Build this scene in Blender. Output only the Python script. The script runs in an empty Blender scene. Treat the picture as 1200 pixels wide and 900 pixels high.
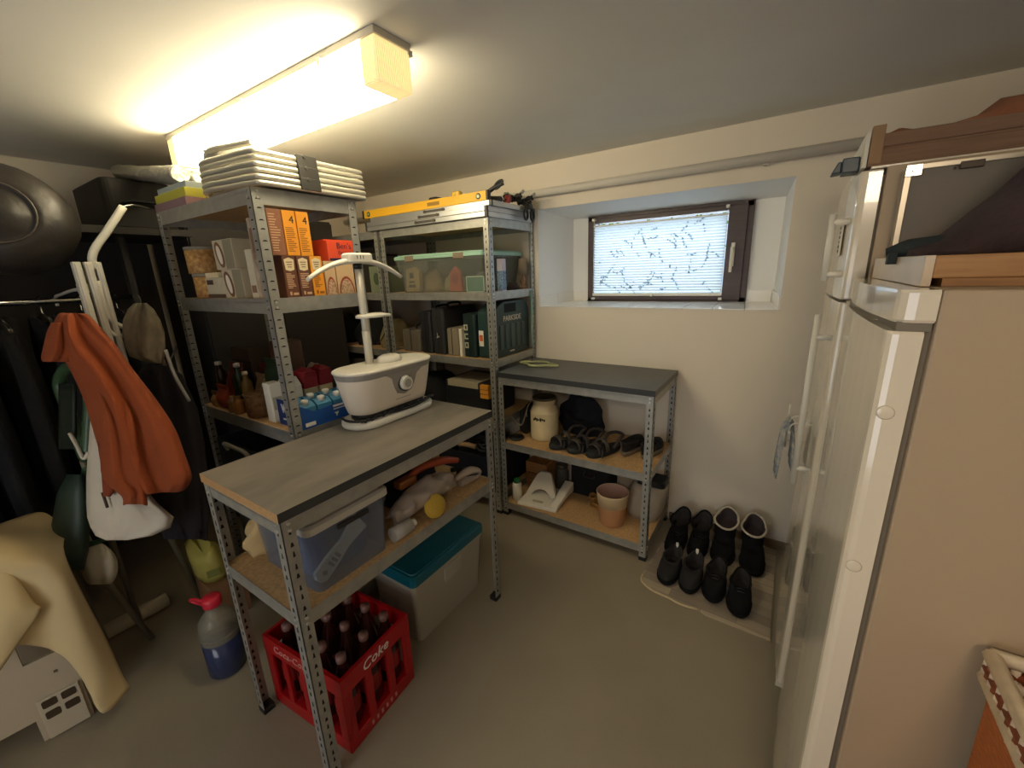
import bpy, bmesh, math, random
from mathutils import Vector, Matrix, noise
PI = math.pi
SC = bpy.context.scene
COL = SC.collection

# ------------------------------------------------------------------ camera
F_PX = 486.2
CAM = Vector((0.6052, -2.2994, 1.4329))
YAW, PITCH, ROLL = 0.5906, 0.2599, -0.0359
_fw = Vector((-math.sin(YAW)*math.cos(PITCH), math.cos(YAW)*math.cos(PITCH), -math.sin(PITCH)))
_r0 = Vector((math.cos(YAW), math.sin(YAW), 0.0))
_u0 = _r0.cross(_fw)
RT = math.cos(ROLL)*_r0 + math.sin(ROLL)*_u0
UP = -math.sin(ROLL)*_r0 + math.cos(ROLL)*_u0
FW = _fw
cd = bpy.data.cameras.new('camera'); cam = bpy.data.objects.new('camera', cd); COL.objects.link(cam)
cd.sensor_width = 36.0; cd.sensor_fit = 'HORIZONTAL'; cd.lens = F_PX/1200*36.0; cd.clip_start = 0.02
m = Matrix((RT, UP, -FW)).transposed().to_4x4(); m.translation = CAM
cam.matrix_world = m
SC.camera = cam

# ------------------------------------------------------------------ world, lights, exposure
SC.view_settings.view_transform = 'Standard'
SC.view_settings.look = 'None'
SC.view_settings.gamma = 1.0
SC.view_settings.use_curve_mapping = False
SC.view_settings.exposure = 0.0
SC.cycles.use_denoising = True
SC.cycles.max_bounces = 8
SC.cycles.diffuse_bounces = 5
SC.cycles.transparent_max_bounces = 12
SC.cycles.sample_clamp_indirect = 6.0
w = bpy.data.worlds.new('sky'); SC.world = w; w.use_nodes = True
w.node_tree.nodes['Background'].inputs[0].default_value = (0.62, 0.80, 1.0, 1)
w.node_tree.nodes['Background'].inputs[1].default_value = 1.0
LAMP_STRENGTH = 21
def area_light(name, loc, target, sx, sy, power, color):
    l = bpy.data.lights.new(name, 'AREA'); l.shape = 'RECTANGLE'; l.size = sx; l.size_y = sy
    l.energy = power; l.color = color
    o = bpy.data.objects.new(name, l); COL.objects.link(o)
    o.location = loc; o.rotation_euler = (Vector(target)-Vector(loc)).to_track_quat('-Z', 'Y').to_euler()
    return o
area_light('daylight', (-0.05, 1.15, 1.95), (-0.05, 0.3, 1.45), 1.6, 1.1, 75, (0.80, 0.91, 1.0))
rl = area_light('rear_room_lamp', (0.95, -3.3, 1.90), (0.95, -1.5, 0.95), 0.35, 0.2, 2.5, (1.0, 0.80, 0.58)); rl.data.spread = 1.6
area_light('rear_fill', (-0.2, -3.7, 1.15), (-0.1, -1.0, 1.9), 0.9, 1.7, 15, (0.90, 0.95, 1.0))  # added cool fill behind the camera to lift the ceiling; no doorway there

# ------------------------------------------------------------------ pixel -> point on a real plane
def ray(u, v): return FW + (u-600)/F_PX*RT + (450-v)/F_PX*UP
def pz(u, v, z): d = ray(u, v); return CAM + d*((z-CAM.z)/d.z)
def py(u, v, y): d = ray(u, v); return CAM + d*((y-CAM.y)/d.y)
def px(u, v, x): d = ray(u, v); return CAM + d*((x-CAM.x)/d.x)
def pix(u, v, d):
    p = CAM + ray(u, v)*d
    return p

# ------------------------------------------------------------------ materials
def lin(c):
    r = []
    for x in c[:3]:
        x = x/255.0
        r.append(x/12.92 if x <= 0.04045 else ((x+0.055)/1.055)**2.4)
    return r
MATS = {}
def mat(name, rgb, rough=0.6, metal=0.0, var=0.0, scale=8.0, bump=0.0, bscale=60.0, rgb2=None, stretch=(1, 1, 1),
        emit=None, estr=0.0, trans=0.0, alpha=1.0, spec=0.5, sheen=0.0, coat=0.0):
    if name in MATS: return MATS[name]
    m = bpy.data.materials.new(name); m.use_nodes = True
    nt = m.node_tree; b = nt.nodes['Principled BSDF']
    c = lin(rgb)
    b.inputs['Base Color'].default_value = (*c, 1)
    b.inputs['Roughness'].default_value = rough
    b.inputs['Metallic'].default_value = metal
    b.inputs['Specular IOR Level'].default_value = spec
    b.inputs['Alpha'].default_value = alpha
    b.inputs['Transmission Weight'].default_value = trans
    if sheen: b.inputs['Sheen Weight'].default_value = sheen
    if coat: b.inputs['Coat Weight'].default_value = coat
    if emit: b.inputs['Emission Color'].default_value = (*lin(emit), 1); b.inputs['Emission Strength'].default_value = estr
    tc = nt.nodes.new('ShaderNodeTexCoord')
    mp = nt.nodes.new('ShaderNodeMapping'); mp.inputs['Scale'].default_value = stretch
    nt.links.new(tc.outputs['Object'], mp.inputs['Vector'])
    if var > 0 or rgb2:
        n = nt.nodes.new('ShaderNodeTexNoise'); n.inputs['Scale'].default_value = scale; n.inputs['Detail'].default_value = 5
        nt.links.new(mp.outputs['Vector'], n.inputs['Vector'])
        cr = nt.nodes.new('ShaderNodeValToRGB')
        if rgb2: a, z = c, lin(rgb2)
        else:
            a = [x*(1-var) for x in c]; z = [min(1, x*(1+var)) for x in c]
        cr.color_ramp.elements[0].color = (*a, 1); cr.color_ramp.elements[1].color = (*z, 1)
        cr.color_ramp.elements[0].position = 0.35; cr.color_ramp.elements[1].position = 0.65
        nt.links.new(n.outputs['Fac'], cr.inputs['Fac']); nt.links.new(cr.outputs['Color'], b.inputs['Base Color'])
    if bump > 0:
        n2 = nt.nodes.new('ShaderNodeTexNoise'); n2.inputs['Scale'].default_value = bscale; n2.inputs['Detail'].default_value = 3
        nt.links.new(mp.outputs['Vector'], n2.inputs['Vector'])
        bp = nt.nodes.new('ShaderNodeBump'); bp.inputs['Strength'].default_value = bump; bp.inputs['Distance'].default_value = 0.01
        nt.links.new(n2.outputs['Fac'], bp.inputs['Height']); nt.links.new(bp.outputs['Normal'], b.inputs['Normal'])
    MATS[name] = m
    return m
def clear_plastic(name, rgb, clear=0.6, rough=0.15):
    """see-through box plastic: part transparent, part milky diffuse with a gloss coat"""
    if name in MATS: return MATS[name]
    m = bpy.data.materials.new(name); m.use_nodes = True; nt = m.node_tree
    b = nt.nodes['Principled BSDF']; b.inputs['Base Color'].default_value = (*lin(rgb), 1); b.inputs['Roughness'].default_value = rough
    t = nt.nodes.new('ShaderNodeBsdfTransparent'); t.inputs[0].default_value = (*[0.6+0.4*x for x in lin(rgb)], 1)
    mx = nt.nodes.new('ShaderNodeMixShader'); mx.inputs[0].default_value = 1-clear
    nt.links.new(t.outputs[0], mx.inputs[1]); nt.links.new(b.outputs[0], mx.inputs[2])
    nt.links.new(mx.outputs[0], nt.nodes['Material Output'].inputs['Surface'])
    MATS[name] = m; return m
def translucent(name, rgb, rgb_t):
    if name in MATS: return MATS[name]
    m = bpy.data.materials.new(name); m.use_nodes = True; nt = m.node_tree
    b = nt.nodes['Principled BSDF']; b.inputs['Base Color'].default_value = (*lin(rgb), 1); b.inputs['Roughness'].default_value = 0.8
    t = nt.nodes.new('ShaderNodeBsdfTranslucent'); t.inputs[0].default_value = (*lin(rgb_t), 1)
    mx = nt.nodes.new('ShaderNodeMixShader'); mx.inputs[0].default_value = 0.6
    nt.links.new(b.outputs[0], mx.inputs[1]); nt.links.new(t.outputs[0], mx.inputs[2])
    nt.links.new(mx.outputs[0], nt.nodes['Material Output'].inputs['Surface'])
    MATS[name] = m; return m

M_GALV = mat('galvanised_steel', (168, 168, 162), 0.42, 0.55, var=0.10, scale=26)
M_HOLE = mat('slot_dark', (25, 24, 22), 0.9)
M_BOLT = mat('bolt_zinc', (215, 213, 205), 0.3, 0.9)
M_CHIP = mat('chipboard', (190, 155, 108), 0.75, 0, var=0.14, scale=90)
M_FOOT = mat('black_plastic', (24, 24, 24), 0.5)
M_BLACK = mat('black_fabric', (17, 17, 18), 0.9, 0, var=0.25, scale=12, bump=0.3, bscale=120)
M_BLK2 = mat('black_rubber', (26, 26, 27), 0.45)
M_WHITE = mat('white_plastic', (226, 222, 210), 0.35)
M_WHITEM = mat('white_painted_metal', (214, 210, 196), 0.35)
M_CREAM = mat('cream_enamel', (222, 208, 172), 0.35, 0, var=0.05, scale=14)
M_CHROME = mat('chrome', (200, 198, 192), 0.18, 1.0)
M_ALU = mat('aluminium', (196, 198, 200), 0.35, 0.75, var=0.04)
M_GREYCLOTH = mat('grey_cloth', (150, 150, 142), 0.9, 0, var=0.08, scale=10, bump=0.2)
M_NAVY = mat('navy_fabric', (24, 27, 38), 0.92, 0, var=0.2, scale=10, bump=0.3)
M_PAPERW = mat('white_paper', (225, 220, 205), 0.8)
M_INK = mat('black_ink', (28, 26, 26), 0.7)
M_WINK = mat('white_ink', (228, 224, 214), 0.6)

# ------------------------------------------------------------------ mesh builder
class MB:
    def __init__(s): s.v = []; s.f = []; s.mi = []; s.sm = []; s.M = Matrix.Identity(4); s.cur = 0
    def mt(s, i): s.cur = i; return s
    def xf(s, loc=(0, 0, 0), rot=(0, 0, 0)):
        from mathutils import Euler
        s.M = Matrix.Translation(Vector(loc)) @ Euler(rot).to_matrix().to_4x4(); return s
    def add(s, vs, fs, smooth=False):
        n = len(s.v)
        s.v += [tuple(s.M @ Vector(p)) for p in vs]
        for f in fs: s.f.append([n+i for i in f]); s.mi.append(s.cur); s.sm.append(smooth)
        return s
    def box(s, x0, x1, y0, y1, z0, z1):
        if x0 > x1: x0, x1 = x1, x0
        if y0 > y1: y0, y1 = y1, y0
        if z0 > z1: z0, z1 = z1, z0
        v = [(x0, y0, z0), (x1, y0, z0), (x1, y1, z0), (x0, y1, z0), (x0, y0, z1), (x1, y0, z1), (x1, y1, z1), (x0, y1, z1)]
        return s.add(v, [(3, 2, 1, 0), (4, 5, 6, 7), (0, 1, 5, 4), (1, 2, 6, 5), (2, 3, 7, 6), (3, 0, 4, 7)])
    def hexa(s, b, t):
        """b, t: 4 bottom and 4 top corners, counter-clockwise from above"""
        return s.add(list(b)+list(t), [(3, 2, 1, 0), (4, 5, 6, 7), (0, 1, 5, 4), (1, 2, 6, 5), (2, 3, 7, 6), (3, 0, 4, 7)])
    def rbox(s, x0, x1, y0, y1, z0, z1, r=0.02, seg=5, taper=0.0):
        """box with rounded vertical edges, optionally narrower at the bottom by taper on each side"""
        cx, cy, hx, hy = (x0+x1)/2, (y0+y1)/2, (x1-x0)/2, (y1-y0)/2
        def ring(z, t, ins=0.0):
            p = []; ax, ay = hx-t-ins, hy-t-ins; rr = max(min(r, ax, ay)-ins*0.5, 0.001)
            for k, (sx, sy) in enumerate(((1, 1), (-1, 1), (-1, -1), (1, -1))):
                for i in range(seg+1):
                    a = PI/2*(k+i/seg)
                    p.append((cx+sx*(ax-rr)+rr*math.cos(a), cy+sy*(ay-rr)+rr*math.sin(a), z))
            return p
        e = min(0.006, r*0.4, (z1-z0)*0.2)
        return s.loft([ring(z0, taper, e), ring(z0+e, taper), ring(z1-e, 0), ring(z1, 0, e)], smooth=False)
    def loft(s, rings, caps=True, smooth=True, closed=True):
        n = len(rings[0]); vs = [p for r in rings for p in r]; fs = []
        for k in range(len(rings)-1):
            for i in range(n if closed else n-1):
                a, b = k*n+i, k*n+(i+1) % n
                fs.append((a, b, b+n, a+n))
        s.add(vs, fs, smooth)
        if caps and closed:
            s.add(rings[0], [tuple(range(n-1, -1, -1))], False); s.add(rings[-1], [tuple(range(n))], False)
        return s
    def cyl(s, p0, p1, r, seg=12, r1=None, caps=True, smooth=True):
        p0, p1 = Vector(p0), Vector(p1); d = (p1-p0).normalized()
        a = d.orthogonal().normalized(); b = d.cross(a); r1 = r if r1 is None else r1
        rg = lambda p, q: [tuple(p+q*(math.cos(2*PI*i/seg)*a+math.sin(2*PI*i/seg)*b)) for i in range(seg)]
        return s.loft([rg(p0, r), rg(p1, r1)], caps, smooth)
    def tube(s, pts, r, seg=8, closed=False, n=5, flat=None):
        P = smooth_path(pts, n, closed) if n > 1 else [Vector(p) for p in pts]
        N = len(P); rings = []; prev = None
        for i in range(N):
            t = (P[(i+1) % N]-P[i-1]) if closed else (P[min(i+1, N-1)]-P[max(i-1, 0)])
            t.normalize()
            a = (prev - t*prev.dot(t)).normalized() if prev is not None and (prev-t*prev.dot(t)).length > 1e-6 else t.orthogonal().normalized()
            prev = a; b = t.cross(a)
            rr = r(i/(N-1)) if callable(r) else r
            rings.append([tuple(P[i]+rr*(math.cos(2*PI*k/seg)*a+math.sin(2*PI*k/seg)*b)) for k in range(seg)])
        if closed: rings.append(rings[0]); return s.loft(rings, False)
        return s.loft(rings, True)
    def lathe(s, prof, c=(0, 0, 0), seg=24, sx=1.0, sy=1.0, caps=True):
        rings = [[(c[0]+sx*r*math.cos(2*PI*i/seg), c[1]+sy*r*math.sin(2*PI*i/seg), c[2]+z) for i in range(seg)] for r, z in prof]
        return s.loft(rings, caps, True)
    def prism(s, poly, axis, a, b):
        """polygon (2D, ccw) extruded between a and b along axis x/y/z"""
        def P(q, h): return {'x': (h, q[0], q[1]), 'y': (q[0], h, q[1]), 'z': (q[0], q[1], h)}[axis]
        n = len(poly)
        vs = [P(q, a) for q in poly]+[P(q, b) for q in poly]
        fs = [tuple(range(n-1, -1, -1)), tuple(range(n, 2*n))]+[(i, (i+1) % n, n+(i+1) % n, n+i) for i in range(n)]
        return s.add(vs, fs)
    def blob(s, c, rad, amp=0.12, seed=0, freq=6.0, nu=20, nv=12, flat=0.35):
        rings = []
        for j in range(nv+1):
            th = PI*j/nv
            ring = []
            for i in range(nu):
                ph = 2*PI*i/nu
                d = Vector((math.sin(th)*math.cos(ph), math.sin(th)*math.sin(ph), -math.cos(th)))
                k = 1+amp*noise.noise(d*freq*0.35+Vector((seed*7.3, seed*3.1, 0)))*2
                q = Vector((d.x*rad[0], d.y*rad[1], d.z*rad[2]))*k
                q.z = max(q.z, -rad[2]*(1-flat))
                ring.append((c[0]+q.x, c[1]+q.y, c[2]+q.z+rad[2]*(1-flat)))
            rings.append(ring)
        return s.loft(rings, False)
    def sheet(s, rows, sub=4, thick=0.004, wob=0.0, seed=0):
        """cloth through a grid of control points"""
        g = [smooth_path(r, sub) for r in rows]
        cols = list(zip(*g)); cols = [smooth_path(c, sub) for c in cols]
        nr, nc = len(cols[0]), len(cols)
        pts = [[cols[j][i] for j in range(nc)] for i in range(nr)]
        if wob:
            for r in pts:
                for i, p in enumerate(r): r[i] = p+FW*wob*noise.noise(p*9+Vector((seed, 0, 0)))
        nor = [[None]*nc for _ in range(nr)]
        for i in range(nr):
            for j in range(nc):
                a = pts[min(i+1, nr-1)][j]-pts[max(i-1, 0)][j]; b = pts[i][min(j+1, nc-1)]-pts[i][max(j-1, 0)]
                k = a.cross(b); nor[i][j] = k.normalized() if k.length > 1e-9 else Vector((0, 0, 1))
        vs = [tuple(p) for r in pts for p in r]+[tuple(pts[i][j]+nor[i][j]*thick) for i in range(nr) for j in range(nc)]
        o = nr*nc; fs = []
        for i in range(nr-1):
            for j in range(nc-1):
                a, b, c, d = i*nc+j, i*nc+j+1, (i+1)*nc+j+1, (i+1)*nc+j
                fs.append((a, b, c, d)); fs.append((o+d, o+c, o+b, o+a))
        edge = [(i*nc) for i in range(nr)]+[((nr-1)*nc+j) for j in range(1, nc)]+[(i*nc+nc-1) for i in range(nr-2, -1, -1)]+[j for j in range(nc-2, 0, -1)]
        for k in range(len(edge)):
            a, b = edge[k], edge[(k+1) % len(edge)]; fs.append((b, a, o+a, o+b))
        return s.add(vs, fs, True)
    def build(s, name, mats, parent=None, bevel=0.0, base=None):
        me = bpy.data.meshes.new(name)
        off = Vector(base) if base is not None else (Vector(parent['_b']) if parent is not None and '_b' in parent else Vector((0, 0, 0)))
        me.from_pydata([tuple(Vector(p)-off) for p in s.v], [], s.f)
        ms = mats if isinstance(mats, (list, tuple)) else [mats]
        for x in ms: me.materials.append(x)
        me.polygons.foreach_set('material_index', s.mi); me.polygons.foreach_set('use_smooth', s.sm)
        me.update()
        bm = bmesh.new(); bm.from_mesh(me); bmesh.ops.remove_doubles(bm, verts=bm.verts, dist=1e-6)
        bmesh.ops.recalc_face_normals(bm, faces=bm.faces); bm.to_mesh(me); bm.free()
        o = bpy.data.objects.new(name, me); COL.objects.link(o)
        if parent is not None:
            o.parent = parent; o['_b'] = parent['_b'] if '_b' in parent else (0, 0, 0)
        else:
            o.location = off; o['_b'] = tuple(off)
        if bevel > 0:
            bv = o.modifiers.new('bevel', 'BEVEL'); bv.width = bevel; bv.segments = 2; bv.limit_method = 'ANGLE'; bv.angle_limit = 0.7
        return o
def smooth_path(pts, n, closed=False):
    P = [Vector(p) for p in pts]; N = len(P)
    if N < 3 or n <= 1: 
        if N == 2 and n > 1: return [P[0].lerp(P[1], i/n) for i in range(n+1)]
        return P
    out = []
    for i in range(N if closed else N-1):
        p0 = P[i-1] if (closed or i > 0) else P[0]*2-P[1]
        p1 = P[i]; p2 = P[(i+1) % N]
        p3 = P[(i+2) % N] if (closed or i+2 < N) else P[-1]*2-P[-2]
        for k in range(n):
            t = k/n
            out.append(0.5*((2*p1)+(-p0+p2)*t+(2*p0-5*p1+4*p2-p3)*t*t+(-p0+3*p1-3*p2+p3)*t**3))
    if not closed: out.append(P[-1])
    return out
def text_mesh(mb, txt, size, M, depth=0.0012, align='CENTER', shear=0.0):
    c = bpy.data.curves.new('t', 'FONT'); c.body = txt; c.size = size; c.extrude = depth/2; c.align_x = align; c.align_y = 'CENTER'; c.shear = shear
    c.resolution_u = 2
    o = bpy.data.objects.new('t', c); COL.objects.link(o)
    dg = bpy.context.evaluated_depsgraph_get(); dg.update()
    me = bpy.data.meshes.new_from_object(o.evaluated_get(dg))
    n = len(mb.v)
    mb.v += [tuple(M @ v.co) for v in me.vertices]
    for p in me.polygons: mb.f.append([n+i for i in p.vertices]); mb.mi.append(mb.cur); mb.sm.append(False)
    bpy.data.objects.remove(o); bpy.data.curves.remove(c); bpy.data.meshes.remove(me)
def frame_on(origin, right, up):
    r = Vector(right).normalized(); u = Vector(up).normalized(); n = r.cross(u)
    m = Matrix((r, u, n)).transposed().to_4x4(); m.translation = Vector(origin); return m

def thing(name, label, cat, loc, group=None):
    o = bpy.data.objects.new(name, None); COL.objects.link(o); o.empty_display_size = 0.05
    o.location = loc; o['_b'] = tuple(loc); o['label'] = label; o['category'] = cat
    if group: o['group'] = group
    return o
def tag(o, label, cat, group=None, kind=None):
    o['label'] = label; o['category'] = cat
    if group: o['group'] = group
    if kind: o['kind'] = kind
    return o
def struct(o): o['kind'] = 'structure'; return o
def dup(root, loc, rotz=None, label=None):
    r = root.copy(); COL.objects.link(r); r.location = loc
    if rotz is not None: r.rotation_euler = (0, 0, rotz)
    if label: r['label'] = label
    for ch in list(root.children):
        c = ch.copy(); COL.objects.link(c); c.parent = r
        for g in list(ch.children):
            d = g.copy(); COL.objects.link(d); d.parent = c
    return r
def simple(name, label, cat, mb, mats, base, group=None, bevel=0.0):
    return tag(mb.build(name, mats, None, bevel, base), label, cat, group)

#@@ROOM
# ================================================================== ROOM
XL, XR, YF, H = -2.5, 1.42, -3.8, 2.04
M_FLOOR = mat('floor_paint', (146, 136, 117), 0.5, 0, var=0.05, scale=3.0, bump=0.05, bscale=80)
M_WALL = mat('wall_paint', (226, 217, 202), 0.85, 0, var=0.02, scale=2.5, bump=0.06, bscale=140)
M_CEIL = mat('ceiling_paint', (224, 222, 215), 0.9, 0, var=0.03, scale=2.0)
M_REV = mat('reveal_white', (232, 232, 230), 0.7)
M_TILE = mat('white_tile', (236, 234, 228), 0.18)
M_GROUT = mat('tile_grout', (150, 148, 142), 0.9)
struct(MB().box(XL-.1, XR+.1, YF-.1, .1, -.1, 0).build('floor', M_FLOOR))
struct(MB().box(XL-.1, XR+.1, YF-.1, .4, H, H+.1).build('ceiling', M_CEIL))
struct(MB().box(XL-.1, XL, YF-.1, .1, 0, H).build('wall_left', M_WALL))
struct(MB().box(XR, XR+.1, YF-.1, .1, 0, H).build('wall_right', M_WALL))
struct(MB().box(XL, XR, YF-.1, YF, 0, H).build('wall_rear', M_WALL))
# window wall with a splayed opening
fo = [(-.7085, 1.2239), (.5659, 1.2239), (.5659, 1.7934), (-.7085, 1.7934)]      # room side
bo = [(-.615, 1.238), (.525, 1.238), (.53, 1.754), (-.615, 1.754)]              # window side
wo = [(-.500, 1.239), (.400, 1.239), (.400, 1.7535), (-.512, 1.7535)]           # frame
RY = .30
mb = MB()
mb.box(XL, fo[0][0], 0, .32, 0, H); mb.box(fo[1][0], XR, 0, .32, 0, H)
mb.box(fo[0][0], fo[1][0], 0, .32, 0, fo[0][1]); mb.box(fo[0][0], fo[1][0], 0, .32, fo[2][1], H)
mb.mt(1)
def quad4(a, b): return [(a[0], 0.0, a[1]), (b[0], 0.0, b[1])]
for k in range(4):                                                               # splayed reveal wedges
    a, b = fo[k], fo[(k+1) % 4]; c, d = bo[(k+1) % 4], bo[k]
    mb.add([(a[0], 0, a[1]), (b[0], 0, b[1]), (c[0], RY, c[1]), (d[0], RY, d[1]), (b[0], RY, b[1]), (a[0], RY, a[1])],
           [(0, 1, 2, 3), (0, 3, 5), (1, 4, 2), (3, 2, 4, 5)])
mb.box(bo[0][0]-.02, wo[0][0]+.005, RY, RY+.06, 1.22, 1.79); mb.box(wo[1][0]-.002, bo[1][0]+.03, RY, RY+.06, 1.22, 1.79)
mb.box(-.52, .42, RY, RY+.06, 1.15, wo[0][1]+.001); mb.box(-.52, .42, RY, RY+.06, wo[2][1], 1.80)
struct(mb.build('wall_back', [M_WALL, M_REV]))
# tiled sill and skirting tiles inside the reveal
mb = MB()
def sill_pt(s, t):    # s along width 0..1, t depth 0..1
    x = (fo[0][0]*(1-s)+fo[1][0]*s)*(1-t)+(bo[0][0]*(1-s)+bo[1][0]*s)*t
    return Vector((x, RY*t*.995, 1.2239*(1-t)+1.238*t))
n = 9
for i in range(n):
    a, b = i/n+.0015, (i+1)/n-.0015
    p = [sill_pt(a, -.02), sill_pt(b, -.02), sill_pt(b, 1), sill_pt(a, 1)]
    mb.hexa([q+Vector((0, 0, .0005)) for q in p], [q+Vector((0, 0, .006)) for q in p])
mb.mt(1); p = [sill_pt(0, -.01), sill_pt(1, -.01), sill_pt(1, 1), sill_pt(0, 1)]
mb.hexa(p, [q+Vector((0, 0, .003)) for q in p]); mb.mt(0)
for side in (0, 1):
    for i in range(2):
        a, b = i/2+.005, (i+1)/2-.005
        p0, p1 = sill_pt(side, a), sill_pt(side, b); off = Vector((.006 if side == 0 else -.006, 0, 0)); k = .018*(1 if side == 0 else -1)
        up = Vector((0, 0, .066))
        mb.hexa([p0, p1, p1+off, p0+off] if side else [p0, p0+off, p1+off, p1], [q+up for q in ([p0, p1, p1+off, p0+off] if side else [p0, p0+off, p1+off, p1])])
mb.box(bo[0][0]+.005, wo[0][0]-.003, RY-.006, RY, 1.243, 1.302); mb.box(wo[1][0]+.003, bo[1][0]-.008, RY-.006, RY, 1.243, 1.302)
struct(mb.build('trim_1', [M_TILE, M_GROUT]))
# painted pipe along the window wall
mb = MB(); mb.cyl((XL+.01, -.028, 1.878), (XR-.01, -.028, 1.878), .021, 14)
for x in (-1.9, -.75, .45): mb.box(x-.01, x+.01, -.034, 0, 1.85, 1.856); mb.box(x-.01, x+.01, -.006, 0, 1.85, 1.906)
struct(mb.build('trim_2', mat('pipe_paint', (208, 204, 194), 0.5)))
mb = MB(); mb.box(.15, XR, -.012, 0, 0, .045)
struct(mb.build('baseboard_back', mat('baseboard_wood', (128, 110, 86), 0.6, 0, var=.15, scale=5, stretch=(1, 6, 12))))

# window: dark wooden frame, sash, pane, pleated blind
M_WOOD = mat('dark_window_wood', (74, 60, 62), 0.45, 0, var=0.12, scale=4, stretch=(1, 1, 14))
win = bpy.data.objects.new('window_1', None); COL.objects.link(win); win.location = (-.05, RY, 1.24); win['_b'] = (-.05, RY, 1.24); struct(win)
x0, x1, z0, z1 = -.503, .399, 1.2395, 1.753
mb = MB()
mb.box(x0, x0+.035, RY-.022, RY+.05, z0, z1); mb.box(x1-.035, x1, RY-.022, RY+.05, z0, z1)
mb.box(x0, x1, RY-.022, RY+.05, z0, z0+.028); mb.box(x0, x1, RY-.022, RY+.05, z1-.03, z1)
mb.build('window_frame', M_WOOD, win, .003)
sx0, sx1, sz0, sz1 = x0+.02, x1-.025, z0+.016, z1-.016
gx0, gx1, gz0, gz1 = -.455, .285, 1.279, 1.712
mb = MB()
mb.box(sx0, gx0, RY-.036, RY+.03, sz0, sz1); mb.box(gx1, sx1, RY-.036, RY+.03, sz0, sz1)
mb.box(gx0, gx1, RY-.036, RY+.03, sz0, gz0); mb.box(gx0, gx1, RY-.036, RY+.03, gz1, sz1)
sash = mb.build('window_sash', M_WOOD, win, .003)
mg = bpy.data.materials.new('window_glass'); mg.use_nodes = True; nt = mg.node_tree
nt.nodes.remove(nt.nodes['Principled BSDF'])
t = nt.nodes.new('ShaderNodeBsdfTransparent'); g = nt.nodes.new('ShaderNodeBsdfGlossy'); g.inputs['Roughness'].default_value = .02
mx = nt.nodes.new('ShaderNodeMixShader'); mx.inputs[0].default_value = .06
nt.links.new(t.outputs[0], mx.inputs[1]); nt.links.new(g.outputs[0], mx.inputs[2]); nt.links.new(mx.outputs[0], nt.nodes['Material Output'].inputs['Surface'])
MB().box(gx0-.004, gx1+.004, RY+.005, RY+.011, gz0-.004, gz1+.004).build('window_pane', mg, win)
# handle on the wide right stile
mb = MB(); mb.box(.312, .330, RY-.046, RY-.036, 1.43, 1.55); mb.cyl((.321, RY-.045, 1.52), (.321, RY-.075, 1.52), .008)
mb.box(.314, .328, RY-.086, RY-.072, 1.40, 1.528)
mb.build('window_handle', M_WHITEM, win, .002)
# blind
M_BLIND = translucent('blind_fabric', (236, 238, 238), (176, 188, 196))
M_LEAFP = translucent('blind_leaf_print', (160, 176, 188), (138, 160, 178))
random.seed(4)
mb = MB()
bt, bb = 1.690, 1.292; npl = 26; by = RY-.050
zz = [bt+(bb-bt)*i/(2*npl) for i in range(2*npl+1)]
for i in range(2*npl):
    ya, yb = (by-.006, by+.006) if i % 2 == 0 else (by+.006, by-.006)
    mb.add([(gx0+.004, ya, zz[i]), (gx1-.003, ya, zz[i]), (gx1-.003, yb, zz[i+1]), (gx0+.004, yb, zz[i+1])], [(0, 1, 2, 3)])
mb.mt(1)
def zig(z):
    k = (bt-z)/(bt-bb)*2*npl; i = int(k); f = k-i
    return by-.006+.012*f if i % 2 == 0 else by+.006-.012*f
for sp in range(60):
    cx_, cz_ = random.uniform(gx0+.03, gx1-.04), bb+.02+(bt-bb-.05)*random.random()**1.25
    ang = random.uniform(-1.4, 1.4)
    for l in range(random.randint(2, 5)):
        a = ang+random.uniform(-.5, .5)
        lx, lz = cx_+l*.013*math.cos(ang)+random.uniform(-.004, .004), cz_+l*.011*math.sin(ang)*1.4+random.uniform(-.006, .006)
        L, W = random.uniform(.009, .018), random.uniform(.006, .010)
        poly = [(-L/2, 0), (-L/5, -W/2), (L/4, -W/2.2), (L/2, 0), (L/4, W/2.2), (-L/5, W/2)]
        pts = [(lx+p*math.cos(a)-q*math.sin(a), lz+p*math.sin(a)+q*math.cos(a)) for p, q in poly]
        pts = [(min(max(p, gx0+.006), gx1-.006), min(max(q, bb+.002), bt-.002)) for p, q in pts]
        mb.add([(p, zig(q)-.0012, q) for p, q in pts], [tuple(range(6))])
bl = mb.build('blind', [M_BLIND, M_LEAFP], win)
mb = MB(); mb.box(gx0, gx1, by-.009, by+.009, bb-.014, bb); mb.cyl((-.085, by-.009, bb-.008), (-.085, by-.019, bb-.008), .009)
mb.box(gx0, gx1, by-.008, by+.008, bt, bt+.007)
mb.build('blind_rail', M_WHITE, bl)
mb = MB()
for x in (gx0, gx1-.004):
    mb.box(x-.008, x+.008, RY-.062, RY-.036, gz1+.012, gz1+.026); mb.cyl((x, by, bb), (x, by, gz1+.02), .0012, 6)
    mb.box(x-.008, x+.008, RY-.062, RY-.036, gz0-.024, gz0-.012)
mb.build('blind_bracket', M_WHITE, bl)
# light well outside
struct(MB().box(-1.6, 1.4, .45, 2.0, .88, .985).build('trim_3', mat('concrete', (150, 146, 138), .9, 0, var=.1, scale=6)))
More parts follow.
